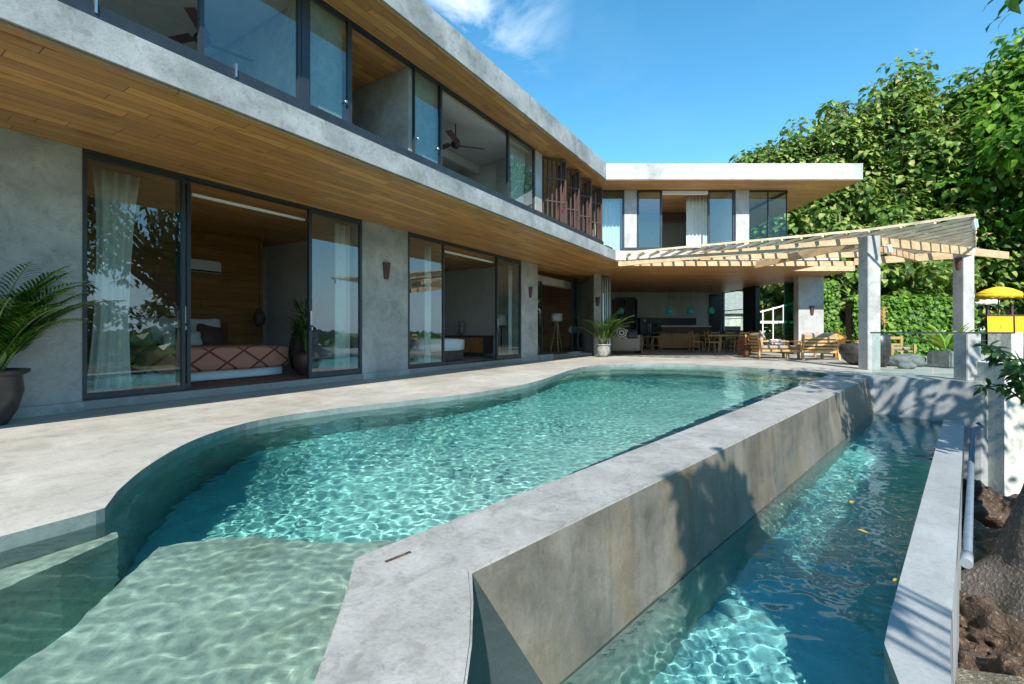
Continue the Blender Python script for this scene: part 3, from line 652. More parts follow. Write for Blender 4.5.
# glass screen of the living room: fixed pane, door, beam above
w = MB(); w.box(8.24, 11.55, .35, .6, 2.55, 2.80); Fp('beam', w, M['wall'])
leaf_door(8.26, 8.62, .08, .12, 2.54, .03, None, 'glass_green')
leaf_door(11.0, 11.55, .06, .12, 2.9, .03, None, 'glass_green')
for (a, b_) in ((8.24, 9.1), (10.7, 11.6)): w = MB(); w.box(a, b_, -.10, .10, .0, .15); Fp('wall_base', w, M['wall'])
w = MB()
for k in range(4): w.bar((9.3+.5*k, 5.6, .3+.42*k), (9.3+.5*k, 6.2, .3+.42*k), .3, .06)
w.bar((9.0, 5.6, .1), (11.2, 5.6, 2.0), .06, .22); Fp('staircase', w, M['darkwood'])

# ---- living wing, ground floor
w = MB(); w.box(3.34, 11.6, 24.8, 25.0, 0, 3.03); W('wall', w, M['interior'])
w = MB(); w.box(5.6, 6.72, 24.72, 24.8, .0, 2.75); W('door_recess', w, M['black'])
w = MB(); w.box(10.75, 11.35, 24.7, 24.8, 0, 2.9); W('door_recess', w, M['black'])
# right side: window, dark pier, stacked glass, pillar
w = MB()
for y in (22.5, 24.75): w.box(11.44, 11.5, y-.03, y+.03, .9, 3.0)
w.box(11.44, 11.5, 22.5, 24.75, .9, .95); w.box(11.44, 11.5, 22.5, 24.75, 2.95, 3.0); w.box(11.44, 11.5, 22.5, 24.75, 1.98, 2.02); w.box(11.44, 11.5, 22.5, 24.75, 1.55, 1.58)
win_ = W('window', w, M['alu']); p = MB(); p.box(11.46, 11.48, 22.5, 24.75, .95, 2.95); p.build('pane', M['glass_clear'], win_)
w = MB(); w.box(11.42, 11.56, 22.5, 24.8, 0, .9); W('wall', w, M['interior'])
w = MB(); w.box(11.40, 11.6, 21.3, 22.47, 0, 3.03); W('wall', w, M['curb'])
w = MB(); w.box(11.05, 12.02, 17.55, 17.85, 0, 3.30); W('pillar', w, M['column'])
def stack(x0, y0, n, dx, dy, w_, z0, z1, vec):
    for k in range(n):
        x = x0+dx*k; y = y0+dy*k; f = MB(); v = Vector(vec)*w_
        f.bar((x, y, z0), (x, y, z1), .03, .03); f.bar((x+v.x, y+v.y, z0), (x+v.x, y+v.y, z1), .03, .03)
        f.bar((x, y, z0+.05), (x+v.x, y+v.y, z0+.05), .02, .1); f.bar((x, y, z1-.05), (x+v.x, y+v.y, z1-.05), .02, .1)
        d_ = W('folding_door', f, M['steel'] if n > 3 else M['alu'])
        p = MB(); p.bar((x, y, (z0+z1)/2), (x+v.x, y+v.y, (z0+z1)/2), .012, z1-z0-.2, (0, 0, 1)); p.build('pane', M['glass_green'], d_)
stack(11.46, 17.9, 4, -.055, .01, .95, .02, 2.98, (0, 1.0))
stack(3.46, 17.35, 4, .09, 0, .95, .02, 2.98, (.08, 1.0))

# ---- upper floor of the bedroom side (glazing set back from the slab edge)
T = -.95; zf, zt = 3.355, 5.85
def upt(s0, s1, hs=None, gl='glass_up', fw=.05): return leaf_door(s0, s1, T, zf, zt, fw, None, gl, 'sliding_window')
upt(-1.93, -.62); upt(-.5, .20, gl='glass_up', fw=.02); upt(1.66, 2.40, gl='glass_up', fw=.02); upt(4.90, 6.26)
upt(-6.2, -4.4)
w = MB(); w.box(-9, 6.6, T-.05, T+.08, zt-.012, zt+.003); w.box(-.62, -.5, T-.04, T+.06, zf, zt-.02); w.box(2.38, 2.45, T-.03, T+.05, zf, zt-.02); w.box(4.86, 4.93, T-.06, T-.0, zf, zt-.02); w.box(.2, .26, T-.03, T+.05, zf, zt-.02)
Fp('window_frame', w, M['alu'])
for (x, z) in ((.13, 4.52), (2.3, 4.52), (1.74, 4.52)):
    h = MB(); h.tube([(x, T-.01, z), (x, T-.06, z)], .022, 10); Fp('lock', h, M['steel'])
def wallU(s0, s1, t0, t1, mat='wall', z0=3.355, z1=5.85, nm='wall'):
    w = MB(); w.box(s0, s1, t0, t1, z0, z1); return Fp(nm, w, M[mat])
wallU(-.62, .16, T+.09, T+.29); wallU(1.63, 2.44, T+.09, T+.3); wallU(1.63, 1.83, T+.3, 3.2); wallU(-.5, -.3, T+.29, 3.2)
wallU(6.27, 6.64, T-.05, .3); wallU(-9, 1.7, 3.2, 3.4, 'interior'); wallU(6.4, 6.6, .3, 4, 'interior')
wallU(1.83, 3.6, 1.8, 2.0, 'interior'); wallU(3.6, 6.4, 1.8, 2.0, 'interior', 3.355, 4.1); wallU(3.6, 6.4, 1.8, 2.0, 'interior', 5.55, 5.80)
w = MB()
for k in range(5): w.box(3.62+.68*k-.03, 3.62+.68*k+.03, 1.86, 1.94, 4.1, 5.55)
w.box(3.6, 6.4, 1.86, 1.94, 5.0, 5.05); w.box(3.6, 6.4, 1.86, 1.94, 5.30, 5.33); Fp('window', w, M['alu'])
# white plaster ceiling pane inside the fan rooms, sits just under the soffit
w = MB(); w.box(2.46, 6.38, T+.12, 1.99, 5.80, 5.85); Fp('ceiling', w, M['interior'])
w = MB(); w.box(-6.2, -.52, T+.12, 3.18, 5.80, 5.85); Fp('ceiling', w, M['interior'])
w = MB(); w.box(2.5, 6.3, .9, 1.0, 5.55, 5.79); Fp('ceiling_beam', w, M['interior'])
tag(curtain(5.4, 6.15, T+.25, zf, 5.75, gather=.35, seed=6), 'cream curtain hanging in the upper room with the ceiling fan', 'curtain', 'curtains')
# landing behind the screens
wallU(6.64, 11.4, 2.4, 2.6, 'wall'); wallU(10.55, 10.98, T-.06, .4, 'wall')
wallU(8.4, 8.55, .6, 2.4, 'interior')
# dark channel standing on the slab edge
def Foff(s0, s1, t0, t1, z0, z1, mat, nm='channel'):
    w = MB(); w.box(s0, s1, t0, t1, z0, z1); return Fp(nm, w, M[mat])
inv = FAC.inverted(); Cf = inv @ Vector((C[0], C[1], 0))
Foff(Cf.x-20, Cf.x-.95, Cf.y+.03, Cf.y+.10, 3.351, 3.475, 'curb')
w = MB(); w.box(3.35, 9.86, 13.82, 13.90, 3.351, 3.455); W('channel', w, M['curb'])
for k in range(4):                            # little black spots near the corner
    w = MB(); sx = Cf.x-.62+.14*k; w.box(sx-.05, sx+.05, Cf.y+.04, Cf.y+.14, 3.351, 3.42, bev=.01); Fp('edge_bracket', w, M['black'])
for k in range(3):                            # stainless clips on the channel
    w = MB(); sx = Cf.x-13.1+1.05*k; w.box(sx-.008, sx+.008, Cf.y+.02, Cf.y+.05, 3.40, 3.53); Fp('clip', w, M['steel'])
# folding timber screens
def screen(x0, t0, x1, t1):
    a = Vector((x0, t0)); b_ = Vector((x1, t1)); f = MB(); n = 6; f.bar((x0, t0, zf+.03), (x1, t1, zf+.03), .04, .05); f.bar((x0, t0, zt-.06), (x1, t1, zt-.06), .04, .05)
    for k in range(n):
        p = a.lerp(b_, k/(n-1)); f.bar((p.x, p.y, zf+.05), (p.x, p.y, zt-.05),   .024, .04, (0, 1, 0))
    for z in (zf+.6, zf+1.25, zf+1.9): f.bar((x0, t0, z), (x1, t1, z), .025, .03)
    o = Fp('screen_door', f, M['darkwood']); return o
sx = 6.75
for k in range(4):
    screen(sx+.02, T-.02, sx+.62, T-.42); screen(sx+.64, T-.42, sx+.95, T-.02); sx += .96
# ---- upper floor of the wing
YW = 15.97
def colW(x0, x1, y0=YW-.06, y1=YW+.24, z0=3.355, z1=5.85, mat='column', nm='column'):
    w = MB(); w.box(x0, x1, y0, y1, z0, z1); return W(nm, w, M[mat])
colW(2.86, 3.04, mat='wall'); colW(3.93, 4.36); colW(7.83, 8.29)
def paneW(x0, x1, y=YW, fw=.05, gl='glass_up'):
    f = MB(); z0, z1 = zf, zt
    f.box(x0, x0+fw, y-.03, y+.03, z0, z1); f.box(x1-fw, x1, y-.03, y+.03, z0, z1); f.box(x0+fw, x1-fw, y-.03, y+.03, z0, z0+.07); f.box(x0+fw, x1-fw, y-.03, y+.03, z1-.06, z1)
    d_ = W('sliding_window', f, M['alu']); p = MB(); p.box(x0+fw, x1-fw, y-.004, y+.004, z0+.07, z1-.06); p.build('pane', M[gl], d_)
paneW(3.05, 3.92); paneW(4.38, 5.26, fw=.07); paneW(6.86, 7.80, fw=.07); paneW(8.30, 8.98, fw=.015, gl='glass_clear'); paneW(8.98, 9.64, fw=.015, gl='glass_clear')
w = MB(); w.box(5.26, 6.86, YW-.04, YW+.04, zt-.14, zt-.02); W('blind_rail', w, M['linen'])
w = MB(); w.box(4.4, 7.8, YW-.05, YW+.05, zt-.02, zt+.003); w.box(9.6, 9.66, YW-.03, 19, zt-.1, zt-.02); W('window_frame', w, M['alu'])
p = MB(); p.box(9.635, 9.645, YW+.03, 18.6, zf, zt-.1); W('glass_wall', p, M['glass_clear'])
w = MB(); w.box(2.9, 9.6, 20.8, 21.0, zf, zt); W('wall', w, M['interior'])
w = MB(); w.box(7.86, 8.0, YW+.25, 20.8, zf, zt); W('wall', w, M['interior'])
w = MB(); w.box(4.1, 4.2, YW+.25, 20.8, zf, zt); W('wall', w, M['interior'])
w = MB(); w.box(4.25, 7.8, 18.9, 19.0, zt-.35, zt-.01); W('ceiling_beam', w, M['darkwood'])
ID = Matrix.Identity(4)
tag(curtain(6.35, 7.15, 16.6, zf, 5.84, frame=ID, seed=5), 'cream curtain drawn to the right in the upper bedroom over the dining area', 'curtain', 'curtains')
tag(curtain(3.15, 3.85, 16.3, zf, 5.7, gather=.0, frame=ID, seed=8, mat='linen'), 'sheer curtain behind the narrow upper pane at the corner of the two wings', 'curtain', 'curtains')

# ================================================================ pergola
perg = empty('timber_pergola', (8.3, 10.7, 0), 0, 'timber slat pergola on two concrete posts reaching from the villa over the terrace', 'pergola')
PI4 = perg.matrix_basis.inverted()
def Pg(name, mb, mat): return mb.build(name, M[mat], perg, Matrix.Translation((-8.3, -10.7, 0)))
P1 = (8.51, 10.84); P2_ = (12.24, 12.34)
for (x, y) in (P1, P2_):
    w = MB(); w.box(x-.15, x+.15, y-.15, y+.15, .0, 3.16 if x < 10 else 3.18, bev=.008); Pg('post', w, 'column')
zb = 3.05
def beam(a, b_, h=.20, w_=.07, z0=zb, z1=None):
    w = MB(); w.bar((a[0], a[1], z0), (b_[0], b_[1], z0 if z1 is None else z1), w_, h); Pg('beam', w, 'pergola')
beam((8.68, 10.84), (14.0, 12.86)); beam((8.15, 10.86), (7.35, 13.76), z0=3.0, z1=2.92)
beam((8.2, 10.72), (3.25, 13.74), z0=3.05, z1=2.95, h=.16); beam((3.2, 13.72), (10.3, 13.72), z0=2.95, h=.14, w_=.05)
beam((10.3, 13.7), (12.1, 12.5), z0=3.0); beam((8.5, 11.0), (11.9, 13.2), z0=3.0, h=.16)
beam((5.2, 12.9), (9.6, 12.4), z0=3.0, h=.14)
# slats laid across the beams, running away from the pool
front = [(3.3, 13.5), (8.15, 10.4), (9.22, 9.08), (13.7, 13.45)]
def fr(x):
    for (a, b_) in zip(front, front[1:]):
        if a[0] <= x <= b_[0]: return a[1]+(b_[1]-a[1])*(x-a[0])/(b_[0]-a[0])
ns_ = 0; x = 3.45
while x < 13.6:
    y0 = fr(x); y1 = 13.70 if x < 10.2 else 13.70-(x-10.2)*.16
    y0 += .06*rnd.random()
    if y1-y0 > .15:
        dxs = -(y1-y0)*.10
        w = MB(); zz = zb+.155 + .005*rnd.uniform(-1, 1); w.bar((x+.05, y0, zz), (x+.05+dxs, y1, zz-.02), .06, .06)
        Pg('slat', w, 'slatwood')
    x += .36
for (a, b_) in zip(front, front[1:]):
    w = MB(); w.bar((a[0]-.02, a[1]-.03, zb+.18), (b_[0]-.02, b_[1]-.03, zb+.175), .025, .055); Pg('edge_board', w, 'slatwood')
for (x, y, z, lab) in ((9.0, 10.85, 2.88, 'small white floodlight under the pergola between its two posts'), (9.42, 9.26, 3.10, 'small white floodlight on the outer tip of the pergola')):
    fl_ = empty('floodlight', (x, y, z), R(20), lab, 'floodlight', 'pergola floodlights')
    w = MB(); w.box(-.06, .06, -.03, .03, -.09, .09, bev=.01, mat=Matrix.Rotation(R(-18), 4, 'Y')); w.build('housing', M['white'], fl_)
    w = MB(); w.box(-.05, .05, -.034, -.031, -.07, .07, mat=Matrix.Rotation(R(-18), 4, 'Y')); w.build('lens', M['glass_clear'], fl_)
    w = MB(); w.bar((0, 0, .08), (0, .02, .17), .02, .02); w.build('bracket', M['steel'], fl_)

# ---------------------------------------------------------------- glass balustrade on the end wall
bal = empty('glass_balustrade', (8, 8.6, 0), 0, 'frameless glass balustrade with slim dark handrail on the trough end wall', 'balustrade')
def Bl(name, mb, mat): return mb.build(name, M[mat], bal, Matrix.Translation((-8, -8.6, 0)))
w = MB(); w.bar((7.42, 9.42, .885), (9.3, 8.42, .885), .045, .03); Bl('handrail', w, 'alu')
w = MB(); w.bar((7.45, 9.41, .45), (8.28, 8.97, .45), .012, .84); Bl('glass_panel', w, 'glass_clear')
w = MB(); w.bar((8.30, 8.955, .45), (8.62, 8.78, .45), .012, .84); Bl('glass_panel', w, 'glass_clear')
pr = MB(); pr.box(8.26, 8.52, 8.26, 8.52, .012, .87, bev=.01); pr = pr.build('concrete_pier', M['column']); tag(pr, 'short concrete pier at the right end of the glass balustrade', 'pier')
pr = MB(); pr.box(14.6, 14.95, 13.3, 13.6, 0, .88, bev=.01); pr = pr.build('concrete_pier', M['retain']); tag(pr, 'short pale pier at the terrace edge in front of the yellow clothed shrine', 'pier')

# ---------------------------------------------------------------- wall sconces
def sconce(loc, rz, lab):
    r_ = empty('wall_sconce', loc, rz, lab, 'wall lamp', 'rust coloured wall sconces')
    w = MB(); b0 = w.b
    rings = []
    for (hw, dp_, z) in ((.055, .05, -.17), (.095, .09, .16)):
        rings.append([b0.verts.new((hw*math.cos(a), -dp_*math.sin(a), z)) for a in [PI*k/8 for k in range(9)]])
    for k in range(8): b0.faces.new((rings[0][k], rings[0][k+1], rings[1][k+1], rings[1][k]))
    b0.faces.new(rings[0]); b0.faces.new(rings[1]); b0.faces.new((rings[0][0], rings[0][8], rings[1][8], rings[1][0]))
    w.build('shade', M['terracotta'], r_)
    w = MB(); w.box(-.035, .035, -.012, -.0, -.06, .06); w.build('back_plate', M['black'], r_)
v_ = FAC @ Vector((1.87, -.002, 2.13)); sconce(v_, ANG, 'rust coloured tapered sconce on the wide wall between the two bedrooms')
v_ = FAC @ Vector((7.72, -.002, 2.12)); sconce(v_, ANG, 'rust coloured tapered sconce on the wall right of the bedroom with the white bed')
sconce((3.2, 16.998, 2.02), 0, 'rust coloured tapered sconce on the corner block above the palm pot')
sconce((11.56, 17.548, 1.72), 0, 'rust coloured tapered sconce on the terrace pillar beside the green stacked glass')
sconce((12.088, 12.32, 2.74), -PI/2, 'rust coloured sconce high on the outer pergola post')

# ---------------------------------------------------------------- bedroom one
def at(s, t, z=.11): v = FAC @ Vector((s, t, z)); return tuple(v)
bed = empty('bed', at(-.75, 2.0), ANG, 'double bed with salmon and rust diamond patterned cover in the open bedroom', 'bed', 'beds')
w = MB(); w.soft(-1.0, 1.0, -1.1, 1.2, .02, .2, .03); w.build('base', M['linen'], bed)
w = MB(); w.soft(-1.02, 1.02, -1.15, 1.2, .2, .50, .08); w.build('mattress', M['linen'], bed)
w = MB(); w.soft(-1.07, 1.07, -1.20, .3, .16, .56, .07); w.build('bed_cover', M['cover'], bed)
w = MB(); w.box(-1.2, 1.2, 1.22, 1.30, 0, 1.0, bev=.01); w.build('headboard', M['brownwood'], bed)
rg = MB(); rg.soft(-1.3, 1.1, -.35, .35, 0, .02, .01); rg = rg.build('rug', M['rug'], None, Matrix.Translation(at(-.75, .52, .112)) @ Matrix.Rotation(ANG, 4, 'Z')); tag(rg, 'fringed rust coloured rug at the foot of the patterned bed', 'rug')
def pillow(loc, rz, tilt, w_, h_, mat, lab, grp, roll=0):
    b_ = MB(); b_.soft(-w_/2, w_/2, -.07, .07, -h_/2, h_/2, .065, 0)
    for v in b_.b.verts:
        k = (abs(v.co.x)/(w_/2))**2*(abs(v.co.z)/(h_/2))**2; v.co.x *= 1+.12*k; v.co.z *= 1+.12*k; v.co.y *= 1-.6*max(abs(v.co.x)/(w_/2), abs(v.co.z)/(h_/2))**3 if True else 1
    o = b_.build('pillow', M[mat]); o.matrix_basis = Matrix.Translation(loc) @ Matrix.Rotation(rz, 4, 'Z') @ Matrix.Rotation(tilt, 4, 'X') @ Matrix.Rotation(roll, 4, 'Y'); tag(o, lab, 'pillow', grp); return o
gp = 'pillows on the patterned bed'
for k, (s_, lab) in enumerate(((-1.35, 'white pillow leaning at the left of the headboard'), (-.75, 'white pillow leaning on the middle of the headboard'), (-.12, 'white pillow leaning at the right of the headboard'))):
    pillow(at(s_, 2.98, .93), ANG, R(-14), .62, .46, 'linen', lab, gp)
pillow(at(-.88, 2.6, .88), ANG, R(-18), .5, .46, 'linen', 'pale square cushion standing on its corner in front of the white pillows', gp, R(42))
pillow(at(-.75, 2.35, .78), ANG, R(-25), .6, .28, 'curtain', 'pale blue long cushion in front of the corner standing one', gp)
pillow(at(-.22, 2.5, .83), ANG, R(-20), .48, .40, 'darkwood', 'dark woven cushion at the right of the patterned bed', gp, R(14))
pillow(at(-1.38, 2.5, .83), ANG, R(-20), .48, .36, 'darkwood', 'dark cushion at the left of the patterned bed', gp, R(-8))
nst = empty('bedside_table', at(1.05, 3.3), ANG, 'dark bedside table right of the patterned bed', 'table')
w = MB(); w.box(-.25, .25, -.2, .2, .42, .5, bev=.01); w.build('tabletop', M['darkwood'], nst)
w = MB(); w.box(-.24, .24, -.19, .19, .0, .42); w.build('cabinet', M['darkwood'], nst)
for k in range(2):
    w = MB(); w.lathe([(.03, 0), (.035, .07), (.03, .13)], 12); o = w.build('water_glass', M['glass_clear'], None, Matrix.Translation(at(.95+.17*k, 3.2, .61))); tag(o, ('left', 'right')[k]+' of two small glasses on the bedside table', 'glass', 'glasses on the bedside table')
ln = empty('lantern', at(.99, 3.0, 1.2), ANG, 'dark woven lantern hanging beside the patterned bed', 'lantern')
w = MB(); w.lathe([(.03, .22), (.10, .12), (.13, 0), (.10, -.12), (.05, -.2)], 14); w.build('shade', M['darkwood'], ln)
w = MB(); w.tube([(0, 0, .2), (0, 0, 1.82)], .005, 6); w.build('cord', M['black'], ln)
ac = empty('air_conditioner', at(.12, 3.86, 2.3), ANG, 'white wall air conditioner high on the timber bedroom wall', 'air conditioner')
w = MB(); w.box(-.42, .42, -.2, 0, -.13, .13, bev=.03); w.build('body', M['white'], ac)
w = MB(); w.box(-.38, .38, -.203, -.17, -.12, -.09); w.build('vent', M['curb'], ac)
fg = empty('wicker_figure', at(1.4, 2.2), ANG, 'dark wicker plant basket standing in the bedroom corner', 'basket')
w = MB(); w.lathe([(.14, 0), (.2, .3), (.17, .6), (.1, .8)], 16); w.build('basket', M['darkwood'], fg)
b_ = MB()
for k in range(40):
    a = rnd.uniform(0, 2*PI); e_ = rnd.uniform(.5, 1.4); b_.leaf(Vector((0, 0, .75)), Vector((math.cos(a)*math.cos(e_), math.sin(a)*math.cos(e_), math.sin(e_))), Vector((0, 0, 1)), rnd.uniform(.2, .4), .05)
b_.build('foliage', M['leaf_dark'], fg)
fg['label'] = 'dark basket with a dark leafy plant in the bedroom corner'
# potted palm just inside the right pane of bedroom one
def shrub_pot(name, loc, lab, cat, potr, poth, mat, leaves, lmat, hgt, ll, lw, seed):
    q = random.Random(seed); r_ = empty(name, loc, 0, lab, cat)
    w = MB(); w.lathe([(potr*.62, 0), (potr*.95, poth*.45), (potr, poth*.8), (potr*.86, poth), (potr*.78, poth), (potr*.78, poth*.86)], 22); w.build('pot', M[mat], r_)
    w = MB(); w.lathe([(potr*.8, poth*.86), (.0, poth*.9)], 16); w.build('soil', M['soil'], r_)
    b_ = MB()
    for k in range(leaves):
        a = q.uniform(0, 2*PI); e_ = q.uniform(.1, 1.4); z = poth+q.uniform(0, hgt); rr = q.uniform(0, .25)*(hgt)
        b_.leaf(Vector((rr*math.cos(a), rr*math.sin(a), z)), Vector((math.cos(a)*math.cos(e_), math.sin(a)*math.cos(e_), math.sin(e_))), Vector((0, 0, 1)), ll*q.uniform(.6, 1.2), lw, .12, .35)
    b_.build('foliage', M[lmat], r_)
    w = MB()
    for k in range(4): a = k*1.6; w.tube([(0, 0, poth*.85), (.1*hgt*math.cos(a), .1*hgt*math.sin(a), poth+hgt*.6), (.22*hgt*math.cos(a), .22*hgt*math.sin(a), poth+hgt)], [.015, .012, .006], 6)
    w.build('stem', M['stem'], r_); return r_
shrub_pot('potted_plant', at(.62, .75), 'bushy green plant in a round clay pot behind the bedroom pane', 'potted plant', .24, .42, 'terracotta', 160, 'leaf_dark', .85, .3, .05, 3)

# ---------------------------------------------------------------- bedroom two
bed = empty('bed', at(4.5, 1.8), ANG, 'bed with a plain white spread in the grey walled bedroom', 'bed', 'beds')
w = MB(); w.soft(-.95, .95, -1.05, 1.2, .25, .62, .09); w.build('spread', M['linen'], bed)
w = MB(); w.box(-.9, .9, -1.0, 1.2, .02, .26); w.build('base', M['darkwood'], bed)
for k in range(2): pillow(at(4.15+.7*k, 2.8, .86), ANG, R(-20), .6, .42, 'linen', ('left', 'right')[k]+' white pillow on the plain white bed', 'pillows on the white bed')
vs_ = MB(); vs_.lathe([(.05, 0), (.12, .15), (.07, .3), (.13, .42), (.06, .5)], 14); vs_ = vs_.build('vase', M['potsilver'], None, Matrix.Translation(at(7.5, 2.5, .775))); tag(vs_, 'pale carved figure vase standing on the long teak sideboard', 'vase')
sd = empty('sideboard', at(7.5, 2.3), ANG+PI*1.5, 'long teak sideboard against the grey bedroom wall', 'sideboard')
w = MB(); w.box(-1.5, .9, -.28, .28, .60, .66); w.build('top', M['darkwood'], sd)
for k in range(4):
    w = MB(); w.box(-1.45+.58*k, -1.45+.58*k+.56, -.29, -.27, .12, .59); w.build('cabinet_door', M['island'] if k > 0 else M['darkwood'], sd)
w = MB(); w.box(-1.48, .88, -.265, .28, .10, .60); w.build('body', M['darkwood'], sd)
lp = empty('table_lamp', at(7.25, .75), ANG, 'white shaded lamp near the right end of the grey walled bedroom', 'lamp')
w = MB(); w.lathe([(.13, .95), (.1, 1.0), (.02, 1.02), (.02, 1.1)], 12); w.lathe([(.16, .0), (.16, .02), (.015, .03), (.015, .96)], 12); w.build('stand', M['black'], lp)
w = MB(); w.lathe([(.22, .98), (.15, 1.32)], 18); w.build('lamp_shade', M['white'], lp)

# ---------------------------------------------------------------- ceiling fans
def fan(loc, lab, rz):
    r_ = empty('ceiling_fan', loc, rz, lab, 'ceiling fan', 'ceiling fans')
    w = MB(); w.tube([(0, 0, .0), (0, 0, -.42)], .015, 8); w.build('rod', M['black'], r_)
    w = MB(); w.lathe([(.03, -.38), (.1, -.43), (.12, -.5), (.07, -.56)], 18); w.build('motor', M['black'], r_)
    for k in range(3):
        w = MB(); a = 2*PI*k/3; m4 = Matrix.Rotation(a, 4, 'Z') @ Matrix.Rotation(R(10), 4, 'X'); w.box(.1, .72, -.07, .07, -.485, -.475, mat=m4); w.build('blade', M['darkwood'], r_)
fan(at(3.83, -.2, 5.79), 'black three blade fan in the upper room left of the timber screens', .3)
fan(at(-1.2, .6, 5.79), 'black fan in the uppermost left room partly cut by the window frame', .8)

# ---------------------------------------------------------------- lounge behind the corner opening
tl_ = empty('tripod_lamp', (1.78, 18.0, .11), .2, 'floor lamp with a white drum shade on timber tripod legs', 'lamp')
for k in range(3): a = 2*PI*k/3+.4; w = MB(); w.bar((.27*math.cos(a), .27*math.sin(a), 0), (.03*math.cos(a), .03*math.sin(a), 1.2), .03, .03); w.build('leg', M['teak'], tl_)
w = MB(); w.lathe([(.21, 1.2), (.21, 1.5)], 22); w.build('lamp_shade', M['white'], tl_)
cb = empty('cabinet', (2.55, 19.6, .11), ANG, 'low reddish wood cabinet in the lounge behind the tripod lamp', 'cabinet')
w = MB(); w.box(-.6, .6, -.22, .22, .1, .72, bev=.01); w.build('body', M['brownwood'], cb)
for k in (0, 1): w = MB(); w.box(-.58+.6*k, -.02+.6*k, -.235, -.221, .14, .68); w.build('door', M['brownwood'], cb)
vv = MB(); vv.lathe([(.12, 0), (.2, .12), (.14, .28)], 14); vv = vv.build('bowl', M['linen'], None, Matrix.Translation((2.6, 19.55, .832))); tag(vv, 'pale bowl on the low cabinet in the lounge', 'bowl')

# ---------------------------------------------------------------- kitchen and dining
isl = empty('kitchen_island', (8.27, 22.6, 0), 0, 'kitchen island clad in vertical teak boards', 'kitchen island')
w = MB(); w.box(-.98, .98, -.2, .5, .08, .80); w.build('cladding', M['island'], isl)
w = MB(); w.box(-1.35, 1.05, -.28, .55, .80, .85, bev=.008); w.build('worktop', M['brownwood'], isl)
w = MB(); w.box(-.95, .95, -.16, .46, 0, .08); w.build('base', M['black'], isl)
bc = empty('kitchen_counter', (8.4, 24.5, 0), 0, 'back kitchen counter with pale top below the dark splashback', 'counter')
w = MB(); w.box(-1.9, 2.2, -.3, .28, 0, .86); w.build('cabinet', M['darkwood'], bc)
w = MB(); w.box(-1.0, 2.2, -.33, .28, 1.14, 1.20); w.build('shelf', M['linen'], bc)
w = MB(); w.box(-1.0, 2.2, -.31, .28, .87, 1.135); w.build('rear_panel', M['brownwood'], bc)
w = MB(); w.box(-.6, 1.6, .2, .285, 1.25, 1.62); w.build('splashback', M['black'], bc)
fr_ = empty('refrigerator', (7.25, 24.2, 0), 0, 'black double door refrigerator against the kitchen wall', 'refrigerator')
w = MB(); w.box(-.55, .4, -.35, .35, .02, 1.62, bev=.02); w.build('body', M['black'], fr_)
for k in (0, 1): w = MB(); w.box(-.54+.475*k, -.075+.475*k, -.385, -.352, .05, 1.6, bev=.01); d_ = w.build('door', M['curb'], fr_); h = MB(); h.box(-.11+.1*k, -.09+.1*k, -.42, -.388, .6, 1.3); h.build('handle', M['steel'], d_)
w = MB(); w.box(-.35, -.25, -.388, -.385, 1.4, 1.52); w.build('sticker', M['white'], fr_)
def pendant(x, y, lab):
    r_ = empty('pendant_lamp', (x, y, 3.028), 0, lab, 'pendant lamp', 'teal pendant lamps')
    w = MB(); w.tube([(0, 0, 0), (0, 0, -.98)], .006, 6); w.build('cord', M['black'], r_)
    w = MB(); w.lathe([(.03, -.97), (.11, -1.02), (.165, -1.13), (.17, -1.2), (.14, -1.29), (.12, -1.29), (.15, -1.2), (.145, -1.13), (.1, -1.05), (.03, -1.0)], 20); w.build('lamp_shade', M['teal'], r_)
    w = MB(); w.lathe([(.0, -1.12), (.04, -1.16), (.03, -1.24), (0, -1.26)], 10); w.build('bulb', M['linen'], r_)
pendant(7.42, 21.5, 'leftmost of the three teal pendants over the island'); pendant(8.41, 21.5, 'middle of the three teal pendants over the island'); pendant(9.40, 21.5, 'rightmost of the three teal pendants, over the dining table end')
pendant(5.2, 21.8, 'teal pendant hanging alone above the indoor sofa')
def stool(x, y, lab, rz=0):
    r_ = empty('bar_stool', (x, y, 0), rz, lab, 'stool', 'stools at the kitchen island')
    w = MB(); w.box(-.19, .19, -.15, .15, .62, .66, bev=.01); w.build('seat', M['teak'], r_)
    for i in (-1, 1):
        for j in (-1, 1): w = MB(); w.bar((i*.21, j*.17, 0), (i*.14, j*.11, .62), .035, .035); w.build('leg', M['teak'], r_)
    w = MB(); w.bar((-.19, .14, .22), (.19, .14, .22), .02, .03); w.bar((-.19, -.14, .22), (.19, -.14, .22), .02, .03); w.build('footrest', M['teak'], r_)
stool(6.98, 22.1, 'teak stool in front of the left end of the kitchen island'); stool(6.75, 22.6, 'teak stool behind the front stool, left of the kitchen island', .4)
pl = shrub_pot('potted_plant', (7.35, 23.0, .0), 'dark leafy plant standing between refrigerator and island', 'potted plant', .16, .5, 'pot', 90, 'leaf_dark', .7, .3, .06, 5)
# dark open shelf left of the refrigerator
sh = empty('open_shelf', (6.0, 24.2, 0), 0, 'tall dark open shelf left of the refrigerator', 'shelf')
for x in (-.6, 0, .6): w = MB(); w.box(x-.02, x+.02, -.2, .2, 0, 2.6); w.build('upright', M['black'], sh)
for z in (.5, 1.0, 1.5, 2.0): w = MB(); w.box(-.6, .6, -.2, .2, z-.015, z+.015); w.build('shelf_board', M['black'], sh)
